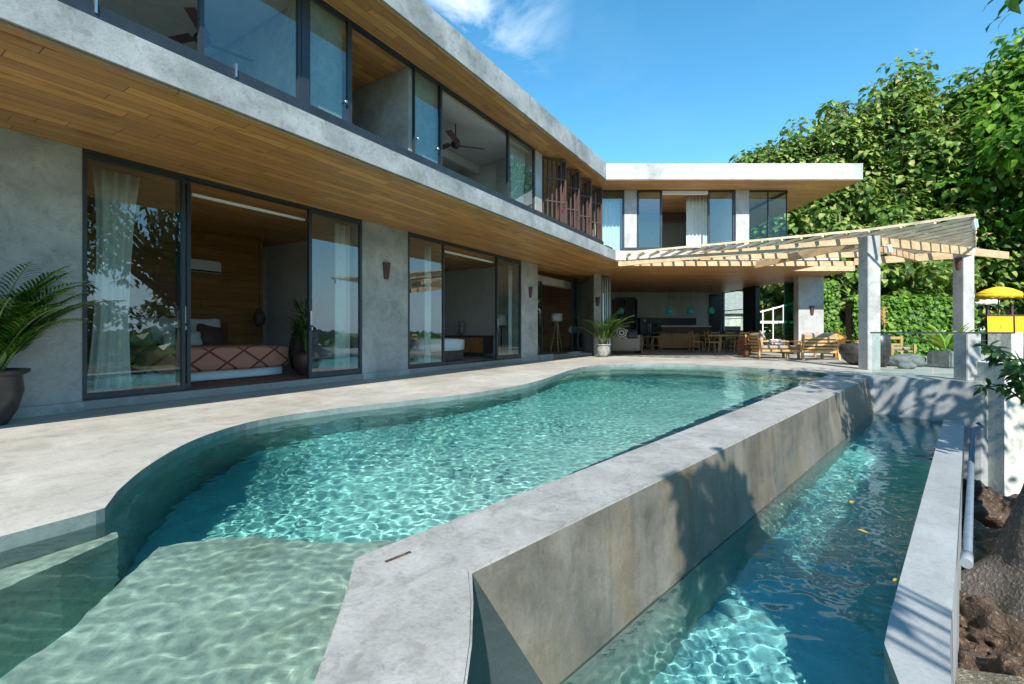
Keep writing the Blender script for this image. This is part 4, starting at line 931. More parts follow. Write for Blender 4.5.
# indoor sofa at the left
so = empty('sofa', (4.5, 18.6, 0), R(4), 'beige upholstered sofa with timber arm inside the living area', 'sofa')
w = MB(); w.soft(-.62, .62, -.35, .4, .15, .48, .06); w.build('seat', M['cushion'], so)
w = MB(); w.soft(-.62, .62, -.48, -.30, .12, .78, .06); w.build('backrest', M['cushion'], so)
w = MB(); w.box(.62, .69, -.5, .42, .0, .74, bev=.01); w.build('arm', M['brownwood'], so)
w = MB(); w.bar((.76, -.3, .02), (.72, .2, .7), .05, .05); w.bar((.76, .35, .02), (.72, -.1, .7), .05, .05); w.build('side_frame', M['teak'], so)
pillow((4.35, 18.12, .84), 0, R(-14), .46, .42, 'kilim', 'black and cream cushion with a round motif on the indoor sofa', 'cushions on the indoor sofa', R(20))
pillow((4.8, 18.16, .80), 0, R(-14), .42, .36, 'curb', 'dark cushion beside the round motif one on the indoor sofa', 'cushions on the indoor sofa')
# dining table and chairs
dt = empty('dining_table', (9.35, 20.1, 0), 0, 'thick teak dining table at the kitchen', 'dining table')
w = MB(); w.box(-.85, 1.25, -.45, .45, .69, .76, bev=.012); w.build('tabletop', M['teak'], dt)
for (i, j) in ((-.3, -.3), (1.0, -.3), (-.3, .3), (1.0, .3)): w = MB(); w.tube([(i, j, 0), (i, j, .69)], .06, 10); w.build('leg', M['teak'], dt)
def chair(x, y, rz, lab):
    r_ = empty('dining_chair', (x, y, 0), rz, lab, 'chair', 'teak chairs around the dining table')
    w = MB(); w.box(-.22, .22, -.22, .22, .42, .46, bev=.01); w.build('seat', M['teak'], r_)
    for i in (-1, 1):
        w = MB(); w.bar((i*.2, .2, 0), (i*.2, .19, .43), .035, .04); w.build('leg', M['teak'], r_)
        w = MB(); w.tube([(i*.21, -.24, 0), (i*.2, -.2, .44), (i*.2, -.27, .92)], [.02, .022, .018], 8); w.build('leg', M['teak'], r_)
    w = MB()
    for z in (.60, .72, .84): w.bar((-.2, -.235-(z-.5)*.06, z), (.2, -.235-(z-.5)*.06, z), .02, .06)
    w.build('backrest', M['teak'], r_)
    w = MB(); w.bar((-.2, -.2, .22), (.2, -.2, .22), .02, .03); w.bar((-.2, 0, .2), (.2, 0, .2), .02, .03); w.build('stretcher', M['teak'], r_)
chair(8.62, 19.6, -PI/2, 'teak dining chair at the near left corner of the table, seen from its side'); chair(8.25, 20.35, -PI/2, 'teak dining chair at the left end of the table, nearest the island')
chair(9.75, 19.35, .05, 'teak dining chair on the near side of the table, back to the pool'); chair(10.3, 19.4, -.05, 'teak dining chair on the near side of the table nearest the bench')
chair(9.5, 21.0, PI, 'teak dining chair on the far side of the table, left'); chair(10.2, 21.0, PI, 'teak dining chair on the far side of the table, right')
# ---------------------------------------------------------------- terrace furniture
def slat_sofa(loc, rz, w_, lab, back_rows=4, cat='sofa', grp='teak outdoor sofas', dep=.75):
    r_ = empty('outdoor_sofa', loc, rz, lab, cat, grp); h = w_/2
    for i in (-1, 1):
        w = MB(); w.bar((i*h, -dep/2-.06, 0), (i*h, -dep/2+.04, .60), .07, .06); w.build('leg', M['teak'], r_)
        w = MB(); w.box(i*h-.035, i*h+.035, dep/2-.07, dep/2, 0, .56, bev=.008); w.build('leg', M['teak'], r_)
        w = MB(); w.box(i*h-.04, i*h+.04, -dep/2-.02, dep/2+.02, .56, .60, bev=.008); w.build('arm', M['teak'], r_)
        w = MB(); w.box(i*h-.03, i*h+.03, -dep/2, dep/2-.07, .24, .31); w.build('side_rail', M['teak'], r_)
    for ya, yb in ((dep/2-.06, dep/2-.02), (-dep/2, -dep/2+.04)): w = MB(); w.box(-h, h, ya, yb, .22, .31); w.build('seat_rail', M['teak'], r_)
    w = MB()
    for k in range(back_rows):
        z = .38+.105*k; y = -dep/2-.02-.10*(z-.3); w.bar((-h, y, z), (h, y, z), .03, .06)
    w.bar((-h+.02, -dep/2-.0, .3), (-h+.02, -dep/2-.08, .80), .05, .04); w.bar((h-.02, -dep/2, .3), (h-.02, -dep/2-.08, .80), .05, .04); w.build('backrest', M['teak'], r_)
    w = MB(); w.soft(-h+.05, h-.05, -dep/2+.02, dep/2-.02, .32, .45, .05); w.build('seat_cushion', M['cushion'], r_)
    w = MB(); w.soft(-h+.05, h-.05, -dep/2+.07, -dep/2+.20, .44, .88, .05, mat=Matrix.Rotation(R(5), 4, 'X')); w.build('back_cushion', M['cushion'], r_); return r_
slat_sofa((8.85, 15.45, 0), R(86-180+0), .95, 'teak sofa seen from its arm, left of the slatted sofa back', dep=1.25)
slat_sofa((9.72, 14.75, 0), R(1), 1.15, 'teak sofa with its slatted back turned to the pool')
slat_sofa((11.35, 15.9, 0), R(200), 1.0, 'low teak seat with orange cushion behind the round dark pot', back_rows=2)
pillow((8.55, 15.5, .68), R(60), R(-20), .46, .4, 'cushion', 'taupe cushion upright against the arm of the left outdoor sofa', 'cushions outdoors', R(25))
pillow((8.95, 15.4, .55), R(5), R(-70), .5, .32, 'linen', 'pale cushion lying flat on the left outdoor sofa', 'cushions outdoors')
pillow((11.2, 15.6, .66), R(5), R(-12), .46, .44, 'orange', 'bright orange cushion on the low seat by the round pot', 'cushions outdoors', R(30))
pillow((10.75, 15.8, .58), R(5), R(-25), .4, .3, 'cushion', 'taupe cushion left of the orange one', 'cushions outdoors')
bn = empty('woven_bench', (8.1, 15.9, 0), R(5), 'reddish woven bench between dining chairs and the outdoor sofa', 'bench')
w = MB(); w.box(-.1, .1, -.25, .25, .05, .66, bev=.03); w.build('body', M['brownwood'], bn)
w = MB()
for k in range(4): w.box(-.11, .11, -.26, .26, .1+.14*k, .16+.14*k)
w.build('weave', M['terracotta'], bn)
def vessel(name, loc, prof, lab, mat='pot', cat='pot', grp=None, seg=28):
    w = MB(); w.lathe(prof, seg, wob=.012); o = w.build(name, M[mat], None, Matrix.Translation(loc)); tag(o, lab, cat, grp); return o
vessel('round_pot', (9.38, 12.35, 0), [(.15, 0), (.30, .12), (.42, .33), (.43, .48), (.36, .56), (.30, .58), (.29, .55)], 'round dark clay pot left of the near pergola post', grp='dark clay pots on the terrace')
vessel('round_pot', (9.42, 11.7, 0), [(.16, 0), (.22, .2), (.25, .5), (.24, .8), (.19, .84), (.17, .8)], 'tall dark clay pot right behind the near pergola post', grp='dark clay pots on the terrace')
ts = empty('teak_side_chair', (10.9, 12.9, 0), R(170), 'orange teak armchair behind the tall dark pot', 'chair')
for i in (-1, 1):
    for j in (-1, 1): w = MB(); w.box(i*.28-.03, i*.28+.03, j*.28-.03, j*.28+.03, 0, .55 if j > 0 else .78); w.build('leg', M['teak'], ts)
w = MB(); w.box(-.25, .25, -.27, .27, .34, .38); w.build('seat', M['teak'], ts)
w = MB(); w.box(-.25, .25, -.30, -.26, .5, .56); w.box(-.25, .25, -.30, -.26, .68, .76); w.build('backrest', M['teak'], ts)
w = MB(); w.soft(-.25, .25, -.25, .2, .38, .48, .04); w.build('seat_cushion', M['cushion'], ts)
# red bracts (heliconia) beside the post
he = empty('heliconia', (9.75, 11.95, 0), 0, 'red bracted flower stalk rising right of the near pergola post', 'flower')
w = MB(); w.tube([(0, 0, 0), (.02, 0, .8), (.0, 0, 1.5)], .015, 6); w.build('stem', M['stem'], he)
w = MB()
for k in range(9): a = (k % 2)*PI+.3; w.leaf(Vector((0, 0, 1.0+.055*k)), Vector((math.cos(a)*.7, .1, .75)), Vector((0, 1, .2)), .16, .06, .3, -.1)
w.build('flower', M['red'], he)
# boulder-like grey cushion stone and stone planter
def rock(name, loc, dims, lab, mat='stone', seed=1, cat='stone', sub=4, rough=.35, grp=None):
    b = bmesh.new(); bmesh.ops.create_icosphere(b, subdivisions=sub, radius=1)
    for v in b.verts:
        p = v.co*1.3+Vector((seed*3.1, seed, 0)); k = 1+rough*noise.noise(p)+rough*.4*noise.noise(p*3)-(rough*.5*abs(noise.noise(p*1.7+Vector((7, 0, 0))))+rough*.22*abs(noise.noise(p*5)) if rough > .5 else 0); v.co = Vector((v.co.x*dims[0]*k, v.co.y*dims[1]*k, max(-dims[2]*.55, v.co.z*dims[2]*k)))
    for f in b.faces: f.smooth = True
    me = bpy.data.meshes.new(name); b.to_mesh(me); b.free(); o = bpy.data.objects.new(name, me); COL.objects.link(o); me.materials.append(M[mat]); o.location = loc
    if lab: tag(o, lab, cat, grp)
    return o
rock('boulder', (10.25, 11.85, .12), (.45, .32, .22), 'smooth grey boulder lying on the terrace behind the glass balustrade', seed=2, rough=.2)
rock('boulder', (9.62, 11.1, .06), (.2, .16, .1), 'small flat pale stone beside the tall dark pot', seed=6, rough=.2)
ag = empty('planter', (10.95, 11.45, 0), R(10), 'square grey stone planter with broad yellow green leaves before the hedge', 'planter')
w = MB(); w.box(-.28, .28, -.28, .28, 0, .42, bev=.03); w.build('box', M['stone'], ag)
b_ = MB(); q = random.Random(4)
for k in range(34):
    a = q.uniform(0, 2*PI); e_ = q.uniform(.5, 1.35); b_.leaf(Vector((.06*math.cos(a), .06*math.sin(a), .45)), Vector((math.cos(a)*math.cos(e_), math.sin(a)*math.cos(e_), math.sin(e_))), Vector((0, 0, 1)), q.uniform(.55, .9), q.uniform(.14, .22), .12, .25)
b_.build('foliage', M['leaf_agave'], ag)

# ---------------------------------------------------------------- umbrellas and shrine beyond the terrace
def tedung(loc, mat, r, h, lab, tilt=0):
    r_ = empty('ceremonial_umbrella', loc, 0, lab, 'umbrella', 'fringed umbrellas')
    w = MB(); w.lathe([(0, h), (r*.25, h-.03), (r*.6, h-.13), (r*.95, h-.3), (r, h-.36)], 24); w.build('canopy', M[mat], r_)
    w = MB(); w.lathe([(r, h-.36), (r*.99, h-.56)], 48); 
    for v in w.b.verts:
        if v.co.z < h-.5: v.co.z += .04*math.sin(math.atan2(v.co.y, v.co.x)*16)
    w.build('fringe', M[mat], r_)
    w = MB(); w.tube([(0, 0, h+.18), (0, 0, h*.5), (tilt, 0, 0)], .025, 8); w.build('pole', M['darkwood'], r_)
    w = MB(); w.lathe([(.0, h+.28), (.05, h+.2), (.02, h+.12), (.06, h+.05), (.02, h)], 10); w.build('finial', M['terracotta'], r_)
tedung((23.3, 21.8, 0), 'yellow', .80, 3.05, 'yellow fringed ceremonial umbrella with a leaning pole', .35)
tedung((24.4, 24.0, 0), 'white', .9, 2.85, 'white umbrella half hidden behind the outer pergola post')
al = empty('shrine', (23.95, 22.4, 0), 0, 'raised shrine draped in yellow cloth under the yellow umbrella', 'shrine')
w = MB(); w.box(-1.15, 1.2, -.6, .6, .2, .86); w.build('base', M['stone'], al)
b_ = MB(); bb = b_.b; n = 70
for (xa, xb, y, z0, z1) in ((-1.2, .02, -.64, .86, 1.62), (.1, 1.25, -.66, .80, 1.62)):
    rows = []
    for r0 in range(6): rows.append([bb.verts.new((xa+(xb-xa)*i/n, y+.03*math.sin(i*.9+r0*.2), z0+(z1-z0)*r0/5)) for i in range(n+1)])
    for r0 in range(5):
        for i in range(n): f = bb.faces.new((rows[r0][i], rows[r0][i+1], rows[r0+1][i+1], rows[r0+1][i])); f.smooth = True
b_.build('cloth', M['yellow'], al)
w = MB()
for x in (-1.1, .05, 1.15): w.box(x-.05, x+.05, -.58, -.48, 0, 2.2)
w.box(-1.2, 1.25, -.6, .6, 1.62, 1.7); w.build('frame', M['darkwood'], al)

# ================================================================ plants
def palm_frond(mb_l, mb_s, base, az, elev, length, leaflets, ll, q, droop=1.0, lw=.022):
    pts = []; p = Vector(base); e_ = elev; n = 12
    dirh = Vector((math.cos(az), math.sin(az), 0))
    for k in range(n+1):
        pts.append(p.copy()); e_ = elev-droop*(k/n)**1.4*1.5; p = p+(dirh*math.cos(e_)+Vector((0, 0, 1))*math.sin(e_))*length/n
    mb_s.tube(pts, [.009*(1-.8*k/n)+.002 for k in range(n+1)], 5)
    side = Vector((-math.sin(az), math.cos(az), 0))
    for j in range(leaflets):
        u = .18+.8*j/leaflets; i = min(n-1, int(u*n)); a = pts[i].lerp(pts[i+1], u*n-i); d_ = (pts[i+1]-pts[i]).normalized()
        for s_ in (-1, 1):
            l = ll*(math.sin(PI*min(1, .18+u*.85))**.6)*q.uniform(.85, 1.1)
            dd = (d_*(.55+.5*u)+side*s_*.85+Vector((0, 0, .28-.1*u))).normalized()
            up = dd.cross(side*s_); up = Vector((0, 0, 1)) if up.length < .1 else Vector((0, 0, 1))
            mb_l.leaf(a, dd, up, l, lw, .1, .42)
def areca(loc, lab, pr, ph, mat, fronds, length, seed, bias=None, group='palms in pots', pot=True, name='potted_palm', spread=(.75, 1.45), ll=.28, az=None, dr=(.55, .95)):
    q = random.Random(seed); r_ = empty(name, loc, 0, lab, 'potted palm', group)
    if pot:
        w = MB(); w.lathe([(pr*.55, 0), (pr*.8, ph*.25), (pr*.97, ph*.6), (pr*.92, ph*.86), (pr*.96, ph*.9), (pr*1.12, ph*.94), (pr*1.12, ph), (pr*.92, ph), (pr*.9, ph*.9)], 30); w.build('pot', M[mat], r_)
        w = MB(); w.lathe([(pr*.9, ph*.9), (0, ph*.92)], 20); w.build('soil', M['soil'], r_)
    l = MB(); s_ = MB()
    for k in range(fronds):
        a = q.uniform(0, 2*PI) if az is None else az[k % len(az)]+q.uniform(-.25, .25)
        b0 = Vector((pr*.35*math.cos(a), pr*.35*math.sin(a), ph*.9)); e_ = q.uniform(*spread); L_ = length*q.uniform(.75, 1.1)
        palm_frond(l, s_, b0, a, e_, L_, 26, ll, q, q.uniform(*dr))
    l.build('foliage', M['leaf_palm'], r_); s_.build('stem', M['stem'], r_); return r_
areca((-5.12, 4.42, 0), 'feathery palm in a big dark clay pot at the left edge by the grey wall', .275, .54, 'pot', 34, 1.22, 11, spread=(1.12, 1.54), dr=(.5, .85), ll=.32, az=[0, .5, -.4, 1.0, -1.1, 1.9, 2.8, -2.3, .2, -.1, .8])
areca((3.22, 16.05, 0), 'feathery palm in a pale worn pot at the corner where the two wings meet', .24, .46, 'potsilver', 24, 1.45, 21, spread=(1.0, 1.5), ll=.36)

def crown_leaves(mb, center, rad, n, ll, lw, q, shell=.55, droop=.5, flat=.0):
    c = Vector(center)
    for _ in range(n):
        while True:
            v = Vector((q.uniform(-1, 1), q.uniform(-1, 1), q.uniform(-1, 1)))
            if .05 < v.length < 1: break
        rr = v.length; v = v.normalized()*(shell+(1-shell)*rr)
        p = c+Vector((v.x*rad[0], v.y*rad[1], v.z*rad[2]))
        d_ = (Vector((v.x, v.y, v.z*.3-.25))+Vector((q.uniform(-.7, .7), q.uniform(-.7, .7), q.uniform(-.5, .4)))).normalized()
        up = (Vector((0, 0, 1))+v*.6+Vector((q.uniform(-.5, .5), q.uniform(-.5, .5), 0))).normalized()
        k = q.uniform(.65, 1.2); mb.leaf(p, d_, up, ll*k, lw*k, .1, droop)
def tree(name, base, h, crown_w, lab, leaves=7000, ll=.42, lw=.3, mat='leaf_teak', barkm='bark_pale', seed=1, clumps=60, low=.25, trunk_r=.16, group='trees behind the terrace', flowers=0, lean=(0, 0), category='tree', crown_c=None, crown_r=None, tpts=None):
    q = random.Random(seed); r_ = empty(name, base, 0, lab, category, group)
    top = Vector((lean[0], lean[1], h))
    cc = Vector(crown_c) if crown_c else Vector((lean[0]*.7, lean[1]*.7, h*(low+1)/2)); cr = Vector(crown_r) if crown_r else Vector((crown_w/2, crown_w/2, h*(1-low)/2))
    tp = tpts or [(0, 0, -.4), (lean[0]*.2+q.uniform(-.1, .1), lean[1]*.2, h*.3), (lean[0]*.6+q.uniform(-.2, .2), lean[1]*.6, h*.62), (lean[0]*.95, lean[1]*.95, h*.93)]
    n = len(tp); w = MB(); w.tube(tp, [trunk_r*(1.25-.95*k/(n-1)) for k in range(n)], 10); w.build('trunk', M[barkm], r_)
    lf = MB(); br = MB(); fl_ = MB()
    for c_ in range(clumps):
        while True:
            v = Vector((q.uniform(-1, 1), q.uniform(-1, 1), q.uniform(-1, 1)))
            if v.length < 1: break
        v = v.normalized()*(v.length**.45)*q.uniform(.8, 1.16)
        taper = 1-.35*max(0, v.z)
        p = cc+Vector((v.x*cr.x*taper, v.y*cr.y*taper, v.z*cr.z))*q.uniform(.82, 1.08)
        k = min(n-2, max(0, int((p.z/h)*.8*(n-1)))); t0 = Vector(tp[k]).lerp(Vector(tp[k+1]), q.random())
        if t0.z > p.z: t0 = Vector(tp[max(0, k-1)]).lerp(Vector(tp[k]), .7)
        mid = t0.lerp(p, .5)+Vector((0, 0, -.04*h*q.random()))
        if c_ % 2 == 0: br.tube([t0, mid, p], [trunk_r*.32, trunk_r*.2, trunk_r*.07], 6)
        rad = q.uniform(.5, 1.3)*(cr.x+cr.z)*.5*.215
        crown_leaves(lf, p, (rad, rad, rad*.75), leaves//clumps, ll, lw, q)
        if flowers and v.z > .1 and q.random() < .55:
            for _ in range(flowers): d_ = Vector((q.uniform(-1, 1), q.uniform(-1, 1), q.uniform(.2, 1.6))).normalized(); fl_.leaf(p+Vector((0, 0, rad*.5))+d_*q.uniform(.1, .7), d_, Vector((q.uniform(-1, 1), q.uniform(-1, 1), .3)), .10, .05)
    lf.build('crown', M[mat], r_)
    if len(br.b.verts): br.build('limbs', M[barkm], r_)
    else: br.b.free()
    if flowers: fl_.build('blossom', M['flower'], r_)
    else: fl_.b.free()
    return r_
# x, y, height, width, seed; the crowns stand close behind the wing and the terrace
spec = [
 (16.3, 30.2, 13.2, 5.6, 'broad leaved tree nearest the roof end, just above the white fascia'),
 (17.2, 28.5, 13.2, 5.6, 'tall tree with a notched crown right of the roof end'),
 (20.4, 28.5, 15.2, 6.2, 'broad leaved tree with pale flower heads above the pergola slats'),
 (23.6, 28.0, 17.2, 6.4, 'tallest broad leaved tree, its top spike against the sky'),
 (27.0, 27.2, 16.6, 6.6, 'broad leaved tree with rounded top left of the bright right hand tree'),
 (30.5, 27.5, 18.0, 7.0, 'dense tree rising at the right edge behind the umbrellas'),
]
for k, (x, y, h, w_, lab) in enumerate(spec):
    tree('broadleaf_tree', (x, y, -.2), h, w_, lab, leaves=12500, seed=40+k, clumps=150, low=.10, flowers=26 if k in (1, 2, 3, 4) else 0, ll=.38, lw=.28)
for k, (x, y, h, w_, lab) in enumerate([(15.6, 25.3, 6.0, 3.6, 'low bushy tree seen between window and green stacked glass'), (16.2, 22.5, 7.4, 4.8, 'small tree filling the gap under the pergola'), (18.2, 22.6, 7.2, 4.4, 'small tree behind the ivy hedge'), (23.0, 26.2, 8.2, 4.8, 'small tree behind the umbrellas'), (29.5, 26.5, 8.5, 6.0, 'small tree right of the umbrellas')]):
    tree('broadleaf_tree', (x, y, -.2), h, w_, lab, leaves=5200, seed=60+k, clumps=52, low=.08, ll=.36, lw=.27, mat='leaf_teak', group='small trees behind the terrace', trunk_r=.09)
tree('broadleaf_tree', (29.0, 24.6, -.8), 17.5, 9.6, 'bright green broad leaved tree reaching in from the right edge above the pergola tip', leaves=12000, seed=81, clumps=110, low=.26, ll=.55, lw=.34, mat='leaf_bright', barkm='bark', trunk_r=.14, flowers=0)

# hedge and ivy fence
def hedge(name, x0, x1, y0, y1, z0, z1, n, lab, ll=.16, lw=.13, mat='leaf_hedge', seed=3, cat='hedge', post=True):
    q = random.Random(seed); r_ = empty(name, ((x0+x1)/2, (y0+y1)/2, 0), 0, lab, cat)
    b_ = MB(); cx_, cy_ = (x0+x1)/2, (y0+y1)/2
    for _ in range(n):
        x = q.uniform(x0, x1); f = q.random(); zt_ = z1+.12*noise.noise(Vector((x*1.5, seed, 0)))
        if f < .75: y = y0+q.uniform(-.05, .22)+.12*noise.noise(Vector((x*1.2, 0, q.uniform(z0, z1)))); z = q.uniform(z0, zt_); up = Vector((q.uniform(-.4, .4), -1, q.uniform(.1, .9)))
        else: y = q.uniform(y0, y1); z = zt_+q.uniform(-.08, .06); up = Vector((q.uniform(-.4, .4), q.uniform(-.6, .2), 1))
        d_ = Vector((q.uniform(-.8, .8), q.uniform(-.5, 0), q.uniform(-1, .3))); k = q.uniform(.6, 1.25)
        b_.leaf(Vector((x-cx_, y-cy_, z)), d_, up, ll*k, lw*k, .08, .25)
    b_.build('foliage', M[mat], r_)
    w = MB(); w.box(x0-cx_, x1-cx_, y0+.3-cy_, y1-.1-cy_, z0, z1-.25); w.build('core', M['soil'], r_)
    if post:
        n_ = int((x1-x0)/.55)
        for k in range(n_+1): w = MB(); x = x0+(x1-x0)*k/n_-cx_; w.box(x-.02, x+.02, y0+.16-cy_, y0+.2-cy_, z0, z1-.05); w.build('post', M['black'], r_)
    return r_
hedge('ivy_hedge', 12.6, 16.9, 16.6, 17.3, -.2, 2.12, 9000, 'thick bright ivy hedge behind the two pergola posts')
hedge('ivy_hedge', 12.9, 14.0, 19.5, 20.2, 0, 3.0, 2200, 'taller climbing hedge between the pillar and the near pergola post', seed=8)
# garden seen through the gap by the window
def bush(loc, r, h, n, lab, seed, ll=.2, lw=.12, mat='leaf_bright', name='shrub', stems=4):
    q = random.Random(seed); r_ = empty(name, loc, 0, lab, 'shrub', 'garden shrubs'); b_ = MB(); w = MB()
    for k in range(9):
        a = q.uniform(0, 2*PI); p = Vector((math.cos(a)*r*.55, math.sin(a)*r*.55, h*q.uniform(.4, .8))); crown_leaves(b_, p, (r*.5, r*.5, h*.35), n//9, ll, lw, q, .3)
    for k in range(stems): a = k*1.7; w.tube([(0, 0, -.1), (math.cos(a)*r*.2, math.sin(a)*r*.2, h*.4), (math.cos(a)*r*.5, math.sin(a)*r*.5, h*.7)], [.025, .02, .01], 6)
    b_.build('foliage', M[mat], r_); w.build('stem', M['bark'], r_); return r_
bush((12.6, 20.2, 0), .7, 1.1, 1500, 'grey green bush behind the left outdoor sofa', 5, .16, .05)
bush((12.1, 18.9, 0), .55, .8, 1000, 'bright green bush below the green stacked glass', 6)
bush((14.6, 21.4, 0), .9, 1.4, 1300, 'shrub behind the climbing hedge', 9)
bush((14.3, 10.3, -.1), .6, .7, 1100, 'leafy shrub right of the outer pergola post under the handrail line', 12, .2, .11, 'leaf_hedge')
bush((15.9, 11.6, -.1), .6, .65, 1100, 'leafy shrub in front of the pale pier', 13, .2, .11, 'leaf_dark')
bush((16.8, 14.4, -.1), .7, .7, 1100, 'leafy shrub below the yellow clothed shrine', 14, .22, .12, 'leaf_hedge')
# pavilion roof and white railing glimpsed through the window and gap
pv = empty('pavilion', (12.95, 27.4, 0), 0, 'neighbouring pavilion with a grey curved roof glimpsed through the kitchen window', 'pavilion')
w = MB(); w.prism([(-.7, 0), (.9, 0), (.9, .4), (-.7, .4)], 1.95, 3.3, [(-1.5, -.6), (1.7, -.6), (1.7, 1.3), (-1.5, 1.3)]); w.build('roof', M['thatch'], pv)
w = MB(); w.box(-1.3, 1.5, -.4, 1.1, 0, 1.95); w.build('wall', M['retain'], pv)
w = MB(); w.box(-.6, .6, -.43, -.4, .5, 1.2); w.build('window', M['black'], pv)
gr = empty('garden_railing', (13.3, 22.2, 0), 0, 'white garden stair railing behind the bushes beside the kitchen window', 'railing')
w = MB(); w.bar((-1.2, 0, 1.35), (.6, 0, 1.35), .05, .12); w.bar((-1.2, 0, 1.85), (.7, 0, 2.35), .05, .07); w.build('rail', M['white'], gr)
for k in range(4): w = MB(); w.box(-1.1+.5*k, -1.05+.5*k, -.03, .03, 0, 1.95+.13*k); w.build('post', M['white'], gr)
fn = empty('garden_fence', (24, 25.2, 0), 0, 'dark rail fence behind the hedge and shrine', 'fence')
w = MB(); w.bar((-1.6, 0, 2.28), (6, 0, 2.42), .05, .06); w.build('rail', M['black'], fn)
for k in range(16): w = MB(); w.box(-1.5+.48*k, -1.46+.48*k, -.02, .02, -.3, 2.3); w.build('post', M['black'], fn)

# ---------------------------------------------------------------- garden bank below the trough, leaning tree
b = bmesh.new(); nx, ny = 90, 110; V = []
for i in range(nx+1):
    row = []
    for j in range(ny+1):
        x = 1.5+8.5*i/nx; y = 1.0+7.6*j/ny
        d_ = x-y; z = -2.15+.35*max(0, d_)*.6+.28*noise.noise(Vector((x*.9, y*.9, 2)))+.10*noise.noise(Vector((x*3.5, y*3.5, 5)))+.05*noise.noise(Vector((x*9, y*9, 1)))
        if y > 6: z += .10*(y-6)
        row.append(b.verts.new((x, y, z)))
    V.append(row)
for i in range(nx):
    for j in range(ny):
        f = b.faces.new((V[i][j], V[i+1][j], V[i+1][j+1], V[i][j+1])); f.smooth = True
me = bpy.data.meshes.new('earth_bank'); b.to_mesh(me); b.free(); o = bpy.data.objects.new('earth_bank', me); COL.objects.link(o); me.materials.append(M['earth']); struct(o)
w = MB(); w.bar((2.9, 3.15, -1.55), (6.2, 2.55, -1.62), .16, .22); w = w.build('timber_edging', M['rockbank']); tag(w, 'mossy stone edging beam crossing the bank beside the trough', 'edging')
for k, (x, y, z, dx, dy, dz, lab) in enumerate([(4.35, 4.15, -1.95, .34, .42, .32, 'brown rock against the trough wall beside the trunk'), (5.6, 5.4, -1.85, .38, .5, .4, 'brown rock below the pale retaining wall'), (3.75, 3.35, -1.85, .38, .34, .26, 'mossy rock just behind the stone edging'), (4.4, 3.3, -1.75, .34, .3, .26, 'rock with an orange leaf between trunk and edging'), (6.6, 6.6, -1.75, .5, .45, .4, 'dark rock at the foot of the pale retaining wall')]):
    rock('rock', (x, y, z), (dx, dy, dz), lab, 'earth' if k % 2 == 0 else 'rockbank', 11+k, 'rock', 5, .7, 'rocks on the bank')
# old tree on the bank: thick flared trunk leaning to the right, crown out of the picture to the right
q = random.Random(5)
ot_ = empty('old_tree', (5.6, 4.6, -2.0), 0, 'old tree with thick grey speckled trunk leaning at the right edge', 'tree')
b = bmesh.new(); seg = 40; prev = None; path = [(-.25, .0, -.3, .95), (-.15, 0, .1, .66), (0, 0, .5, .48), (.05, -.02, 1.0, .40), (.16, -.05, 1.5, .36), (.5, -.1, 2.2, .33), (.95, -.2, 3.2, .29), (1.3, -.5, 4.4, .24), (1.5, -.9, 5.6, .17)]
path = [tuple(Vector(path[i]).lerp(Vector(path[i+1]), t/5)) for i in range(len(path)-1) for t in range(5)]+[path[-1]]
for (x, y, z, r) in path:
    ring = []
    for k in range(seg):
        a = 2*PI*k/seg; rt = 1+.22*max(0, 1-z/1.0)*math.cos(a*5+.6)+.10*noise.noise(Vector((math.cos(a)*2, math.sin(a)*2, z*1.1)))+.05*noise.noise(Vector((math.cos(a)*6, math.sin(a)*6, z*4)))
        ring.append(b.verts.new((x+r*rt*math.cos(a), y+r*rt*math.sin(a), z)))
    if prev:
        for k in range(seg): f = b.faces.new((prev[k], prev[(k+1) % seg], ring[(k+1) % seg], ring[k])); f.smooth = True
    prev = ring
me = bpy.data.meshes.new('trunk'); b.to_mesh(me); b.free(); o = bpy.data.objects.new('trunk', me); COL.objects.link(o); me.materials.append(M['bark']); o.parent = ot_
lf = MB(); br = MB()
for k in range(50):
    v = Vector((q.uniform(-1, 1), q.uniform(-1, 1), q.uniform(-1, 1))).normalized()*q.uniform(.55, 1); p = Vector((1.0+1.45*v.x, -1.9+2.6*v.y, 6.3+1.7*v.z))
    if k % 2 == 0: br.tube([(.95+.3*q.random(), -.3, 3.4+1.5*q.random()), Vector((1.4, -.9, 5.0)).lerp(p, .5), p], [.09, .05, .02], 6)
    crown_leaves(lf, p, (.7, .7, .45), 70, .24, .09, q, .2)
lf.build('crown', M['leaf_dark'], ot_); br.build('limbs', M['bark'], ot_)
# low leafy twig reaching into the picture at the right edge
tg = empty('leafy_branch', (5.9, 5.2, -.4), 0, 'low leafy branch with narrow dark leaves in front of the pale retaining wall', 'branch')
lf = MB(); br = MB(); q = random.Random(9)
for k in range(11):
    a0 = Vector((.35, .25, .3+.2*q.random())); en = Vector((q.uniform(-.75, .1), q.uniform(-.35, .4), q.uniform(.55, 1.2)))
    mid = a0.lerp(en, .5)+Vector((0, 0, .16)); br.tube([a0, mid, en], [.012, .008, .003], 5)
    for j in range(15):
        u = q.uniform(.25, 1); p = a0.lerp(mid, u*2) if u < .5 else mid.lerp(en, u*2-1)
        lf.leaf(p, Vector((q.uniform(-1, .5), q.uniform(-.8, .6), q.uniform(-.6, .4))), Vector((q.uniform(-.4, .4), -.4, 1)), q.uniform(.11, .19), .055, .1, .3)
br.tube([(1.2, .7, -.6), (.7, .45, .0), (.35, .25, .4)], [.03, .02, .012], 6)
lf.build('foliage', M['leaf_dark'], tg); br.build('twigs', M['bark'], tg)
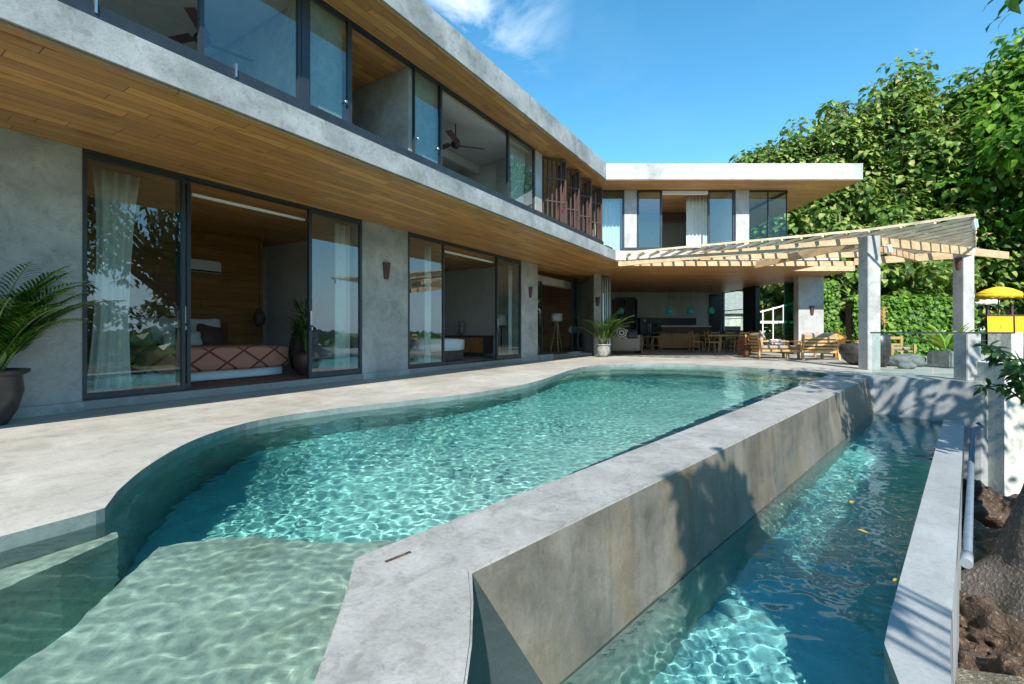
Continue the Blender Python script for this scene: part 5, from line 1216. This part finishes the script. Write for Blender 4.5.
# ---------------------------------------------------------------- trees behind the photographer: they shade the trough and show in the glass
tree('garden_tree', (3.6, -4.6, -2.2), 7.5, 4.0, 'spreading tree behind the camera over the end of the pool', leaves=800, seed=91, clumps=14, ll=.26, lw=.1, mat='leaf_dark', barkm='bark', low=.55, group='trees on the garden side', trunk_r=.17, lean=(.2, .4), crown_c=(-1.98, 2.98, 5.9), crown_r=(.6, .55, .6))
for k, (x, y, h, w_, lab) in enumerate([(13, -2, 7, 6, 'garden tree far right of the trough'), (17, 3.5, 8, 6, 'garden tree right of the retaining wall'), (24, -9, 9, 8, 'garden tree out on the lawn'), (9, -12, 8, 7, 'garden tree on the lawn behind the camera')]):
    tree('garden_tree', (x, y, -3), h, w_, lab, leaves=2400, seed=100+k, clumps=40, ll=.34, lw=.2, mat='leaf_dark', barkm='bark', low=.35, group='trees on the garden side', trunk_r=.15)
lt = MB(); q = random.Random(23)
for k in range(5200):
    x = q.uniform(2.6, 7.6); y = q.uniform(2.2, 7.4)
    if x-y < .12 or x-y > 1.8: continue
    d_ = x-y; z = -2.15+.35*d_*.6+.28*noise.noise(Vector((x*.9, y*.9, 2)))+.10*noise.noise(Vector((x*3.5, y*3.5, 5)))+.05*noise.noise(Vector((x*9, y*9, 1)))+(.10*(y-6) if y > 6 else 0)
    lt.leaf(Vector((x, y, z+.015)), Vector((q.uniform(-1, 1), q.uniform(-1, 1), q.uniform(-.1, .3))), Vector((q.uniform(-.5, .5), q.uniform(-.5, .5), 1)), q.uniform(.06, .14), .05, .15, .1)
o = lt.build('leaf_litter', M['litter']); tag(o, 'dry brown leaf litter scattered over the earth bank', 'leaf litter', kind='stuff')
# distant tree line across the fields
fb = MB(); q = random.Random(17)
for k in range(2600):
    a = q.uniform(-2.6, 1.2); rr = q.uniform(95, 125)*(1+.1*math.sin(a*5)); hh = 5+3*noise.noise(Vector((a*7, 0, 0)))
    p = Vector((math.cos(a)*rr, math.sin(a)*rr, -4.5+q.uniform(0, max(2, hh)))); fb.leaf(p, Vector((q.uniform(-1, 1), q.uniform(-1, 1), -.3)), Vector((-p.x, -p.y, 40)), 4.5, 3.2, .2, .4)
o = fb.build('distant_woods', M['leaf_dark']); tag(o, 'far belt of woods across the fields', 'woods', kind='stuff')
# fallen leaves floating on the trough, each one a thing
for k, (px, py) in enumerate([(755, 502), (773, 505), (748, 510), (850, 505), (856, 530), (888, 578), (722, 549)]):
    pass
LV = [(1.77, 3.35, 'yellow fallen leaf, the largest, floating at the foot of the infinity wall shadow'), (2.02, 3.52, 'yellow leaf floating just right of the largest leaf'), (1.98, 3.38, 'small yellow leaf floating between its two neighbours'), (3.31, 4.42, 'lone yellow leaf in the middle of the trough'), (2.87, 3.79, 'small yellow leaf just nearer than the lone middle one'), (2.51, 3.0, 'yellow leaf near the outer trough wall')]
for k, (x, y, lab) in enumerate(LV):
    w = MB(); w.leaf(Vector((0, 0, 0)), Vector((math.cos(k*1.3), math.sin(k*1.3), 0)), Vector((0, 0, 1)), .085 if k else .12, .04, .08, .03)
    o = w.build('fallen_leaf', M['leaf_fallen'], None, Matrix.Translation((x, y, -.727))); tag(o, lab, 'leaf', 'fallen leaves on the trough water')
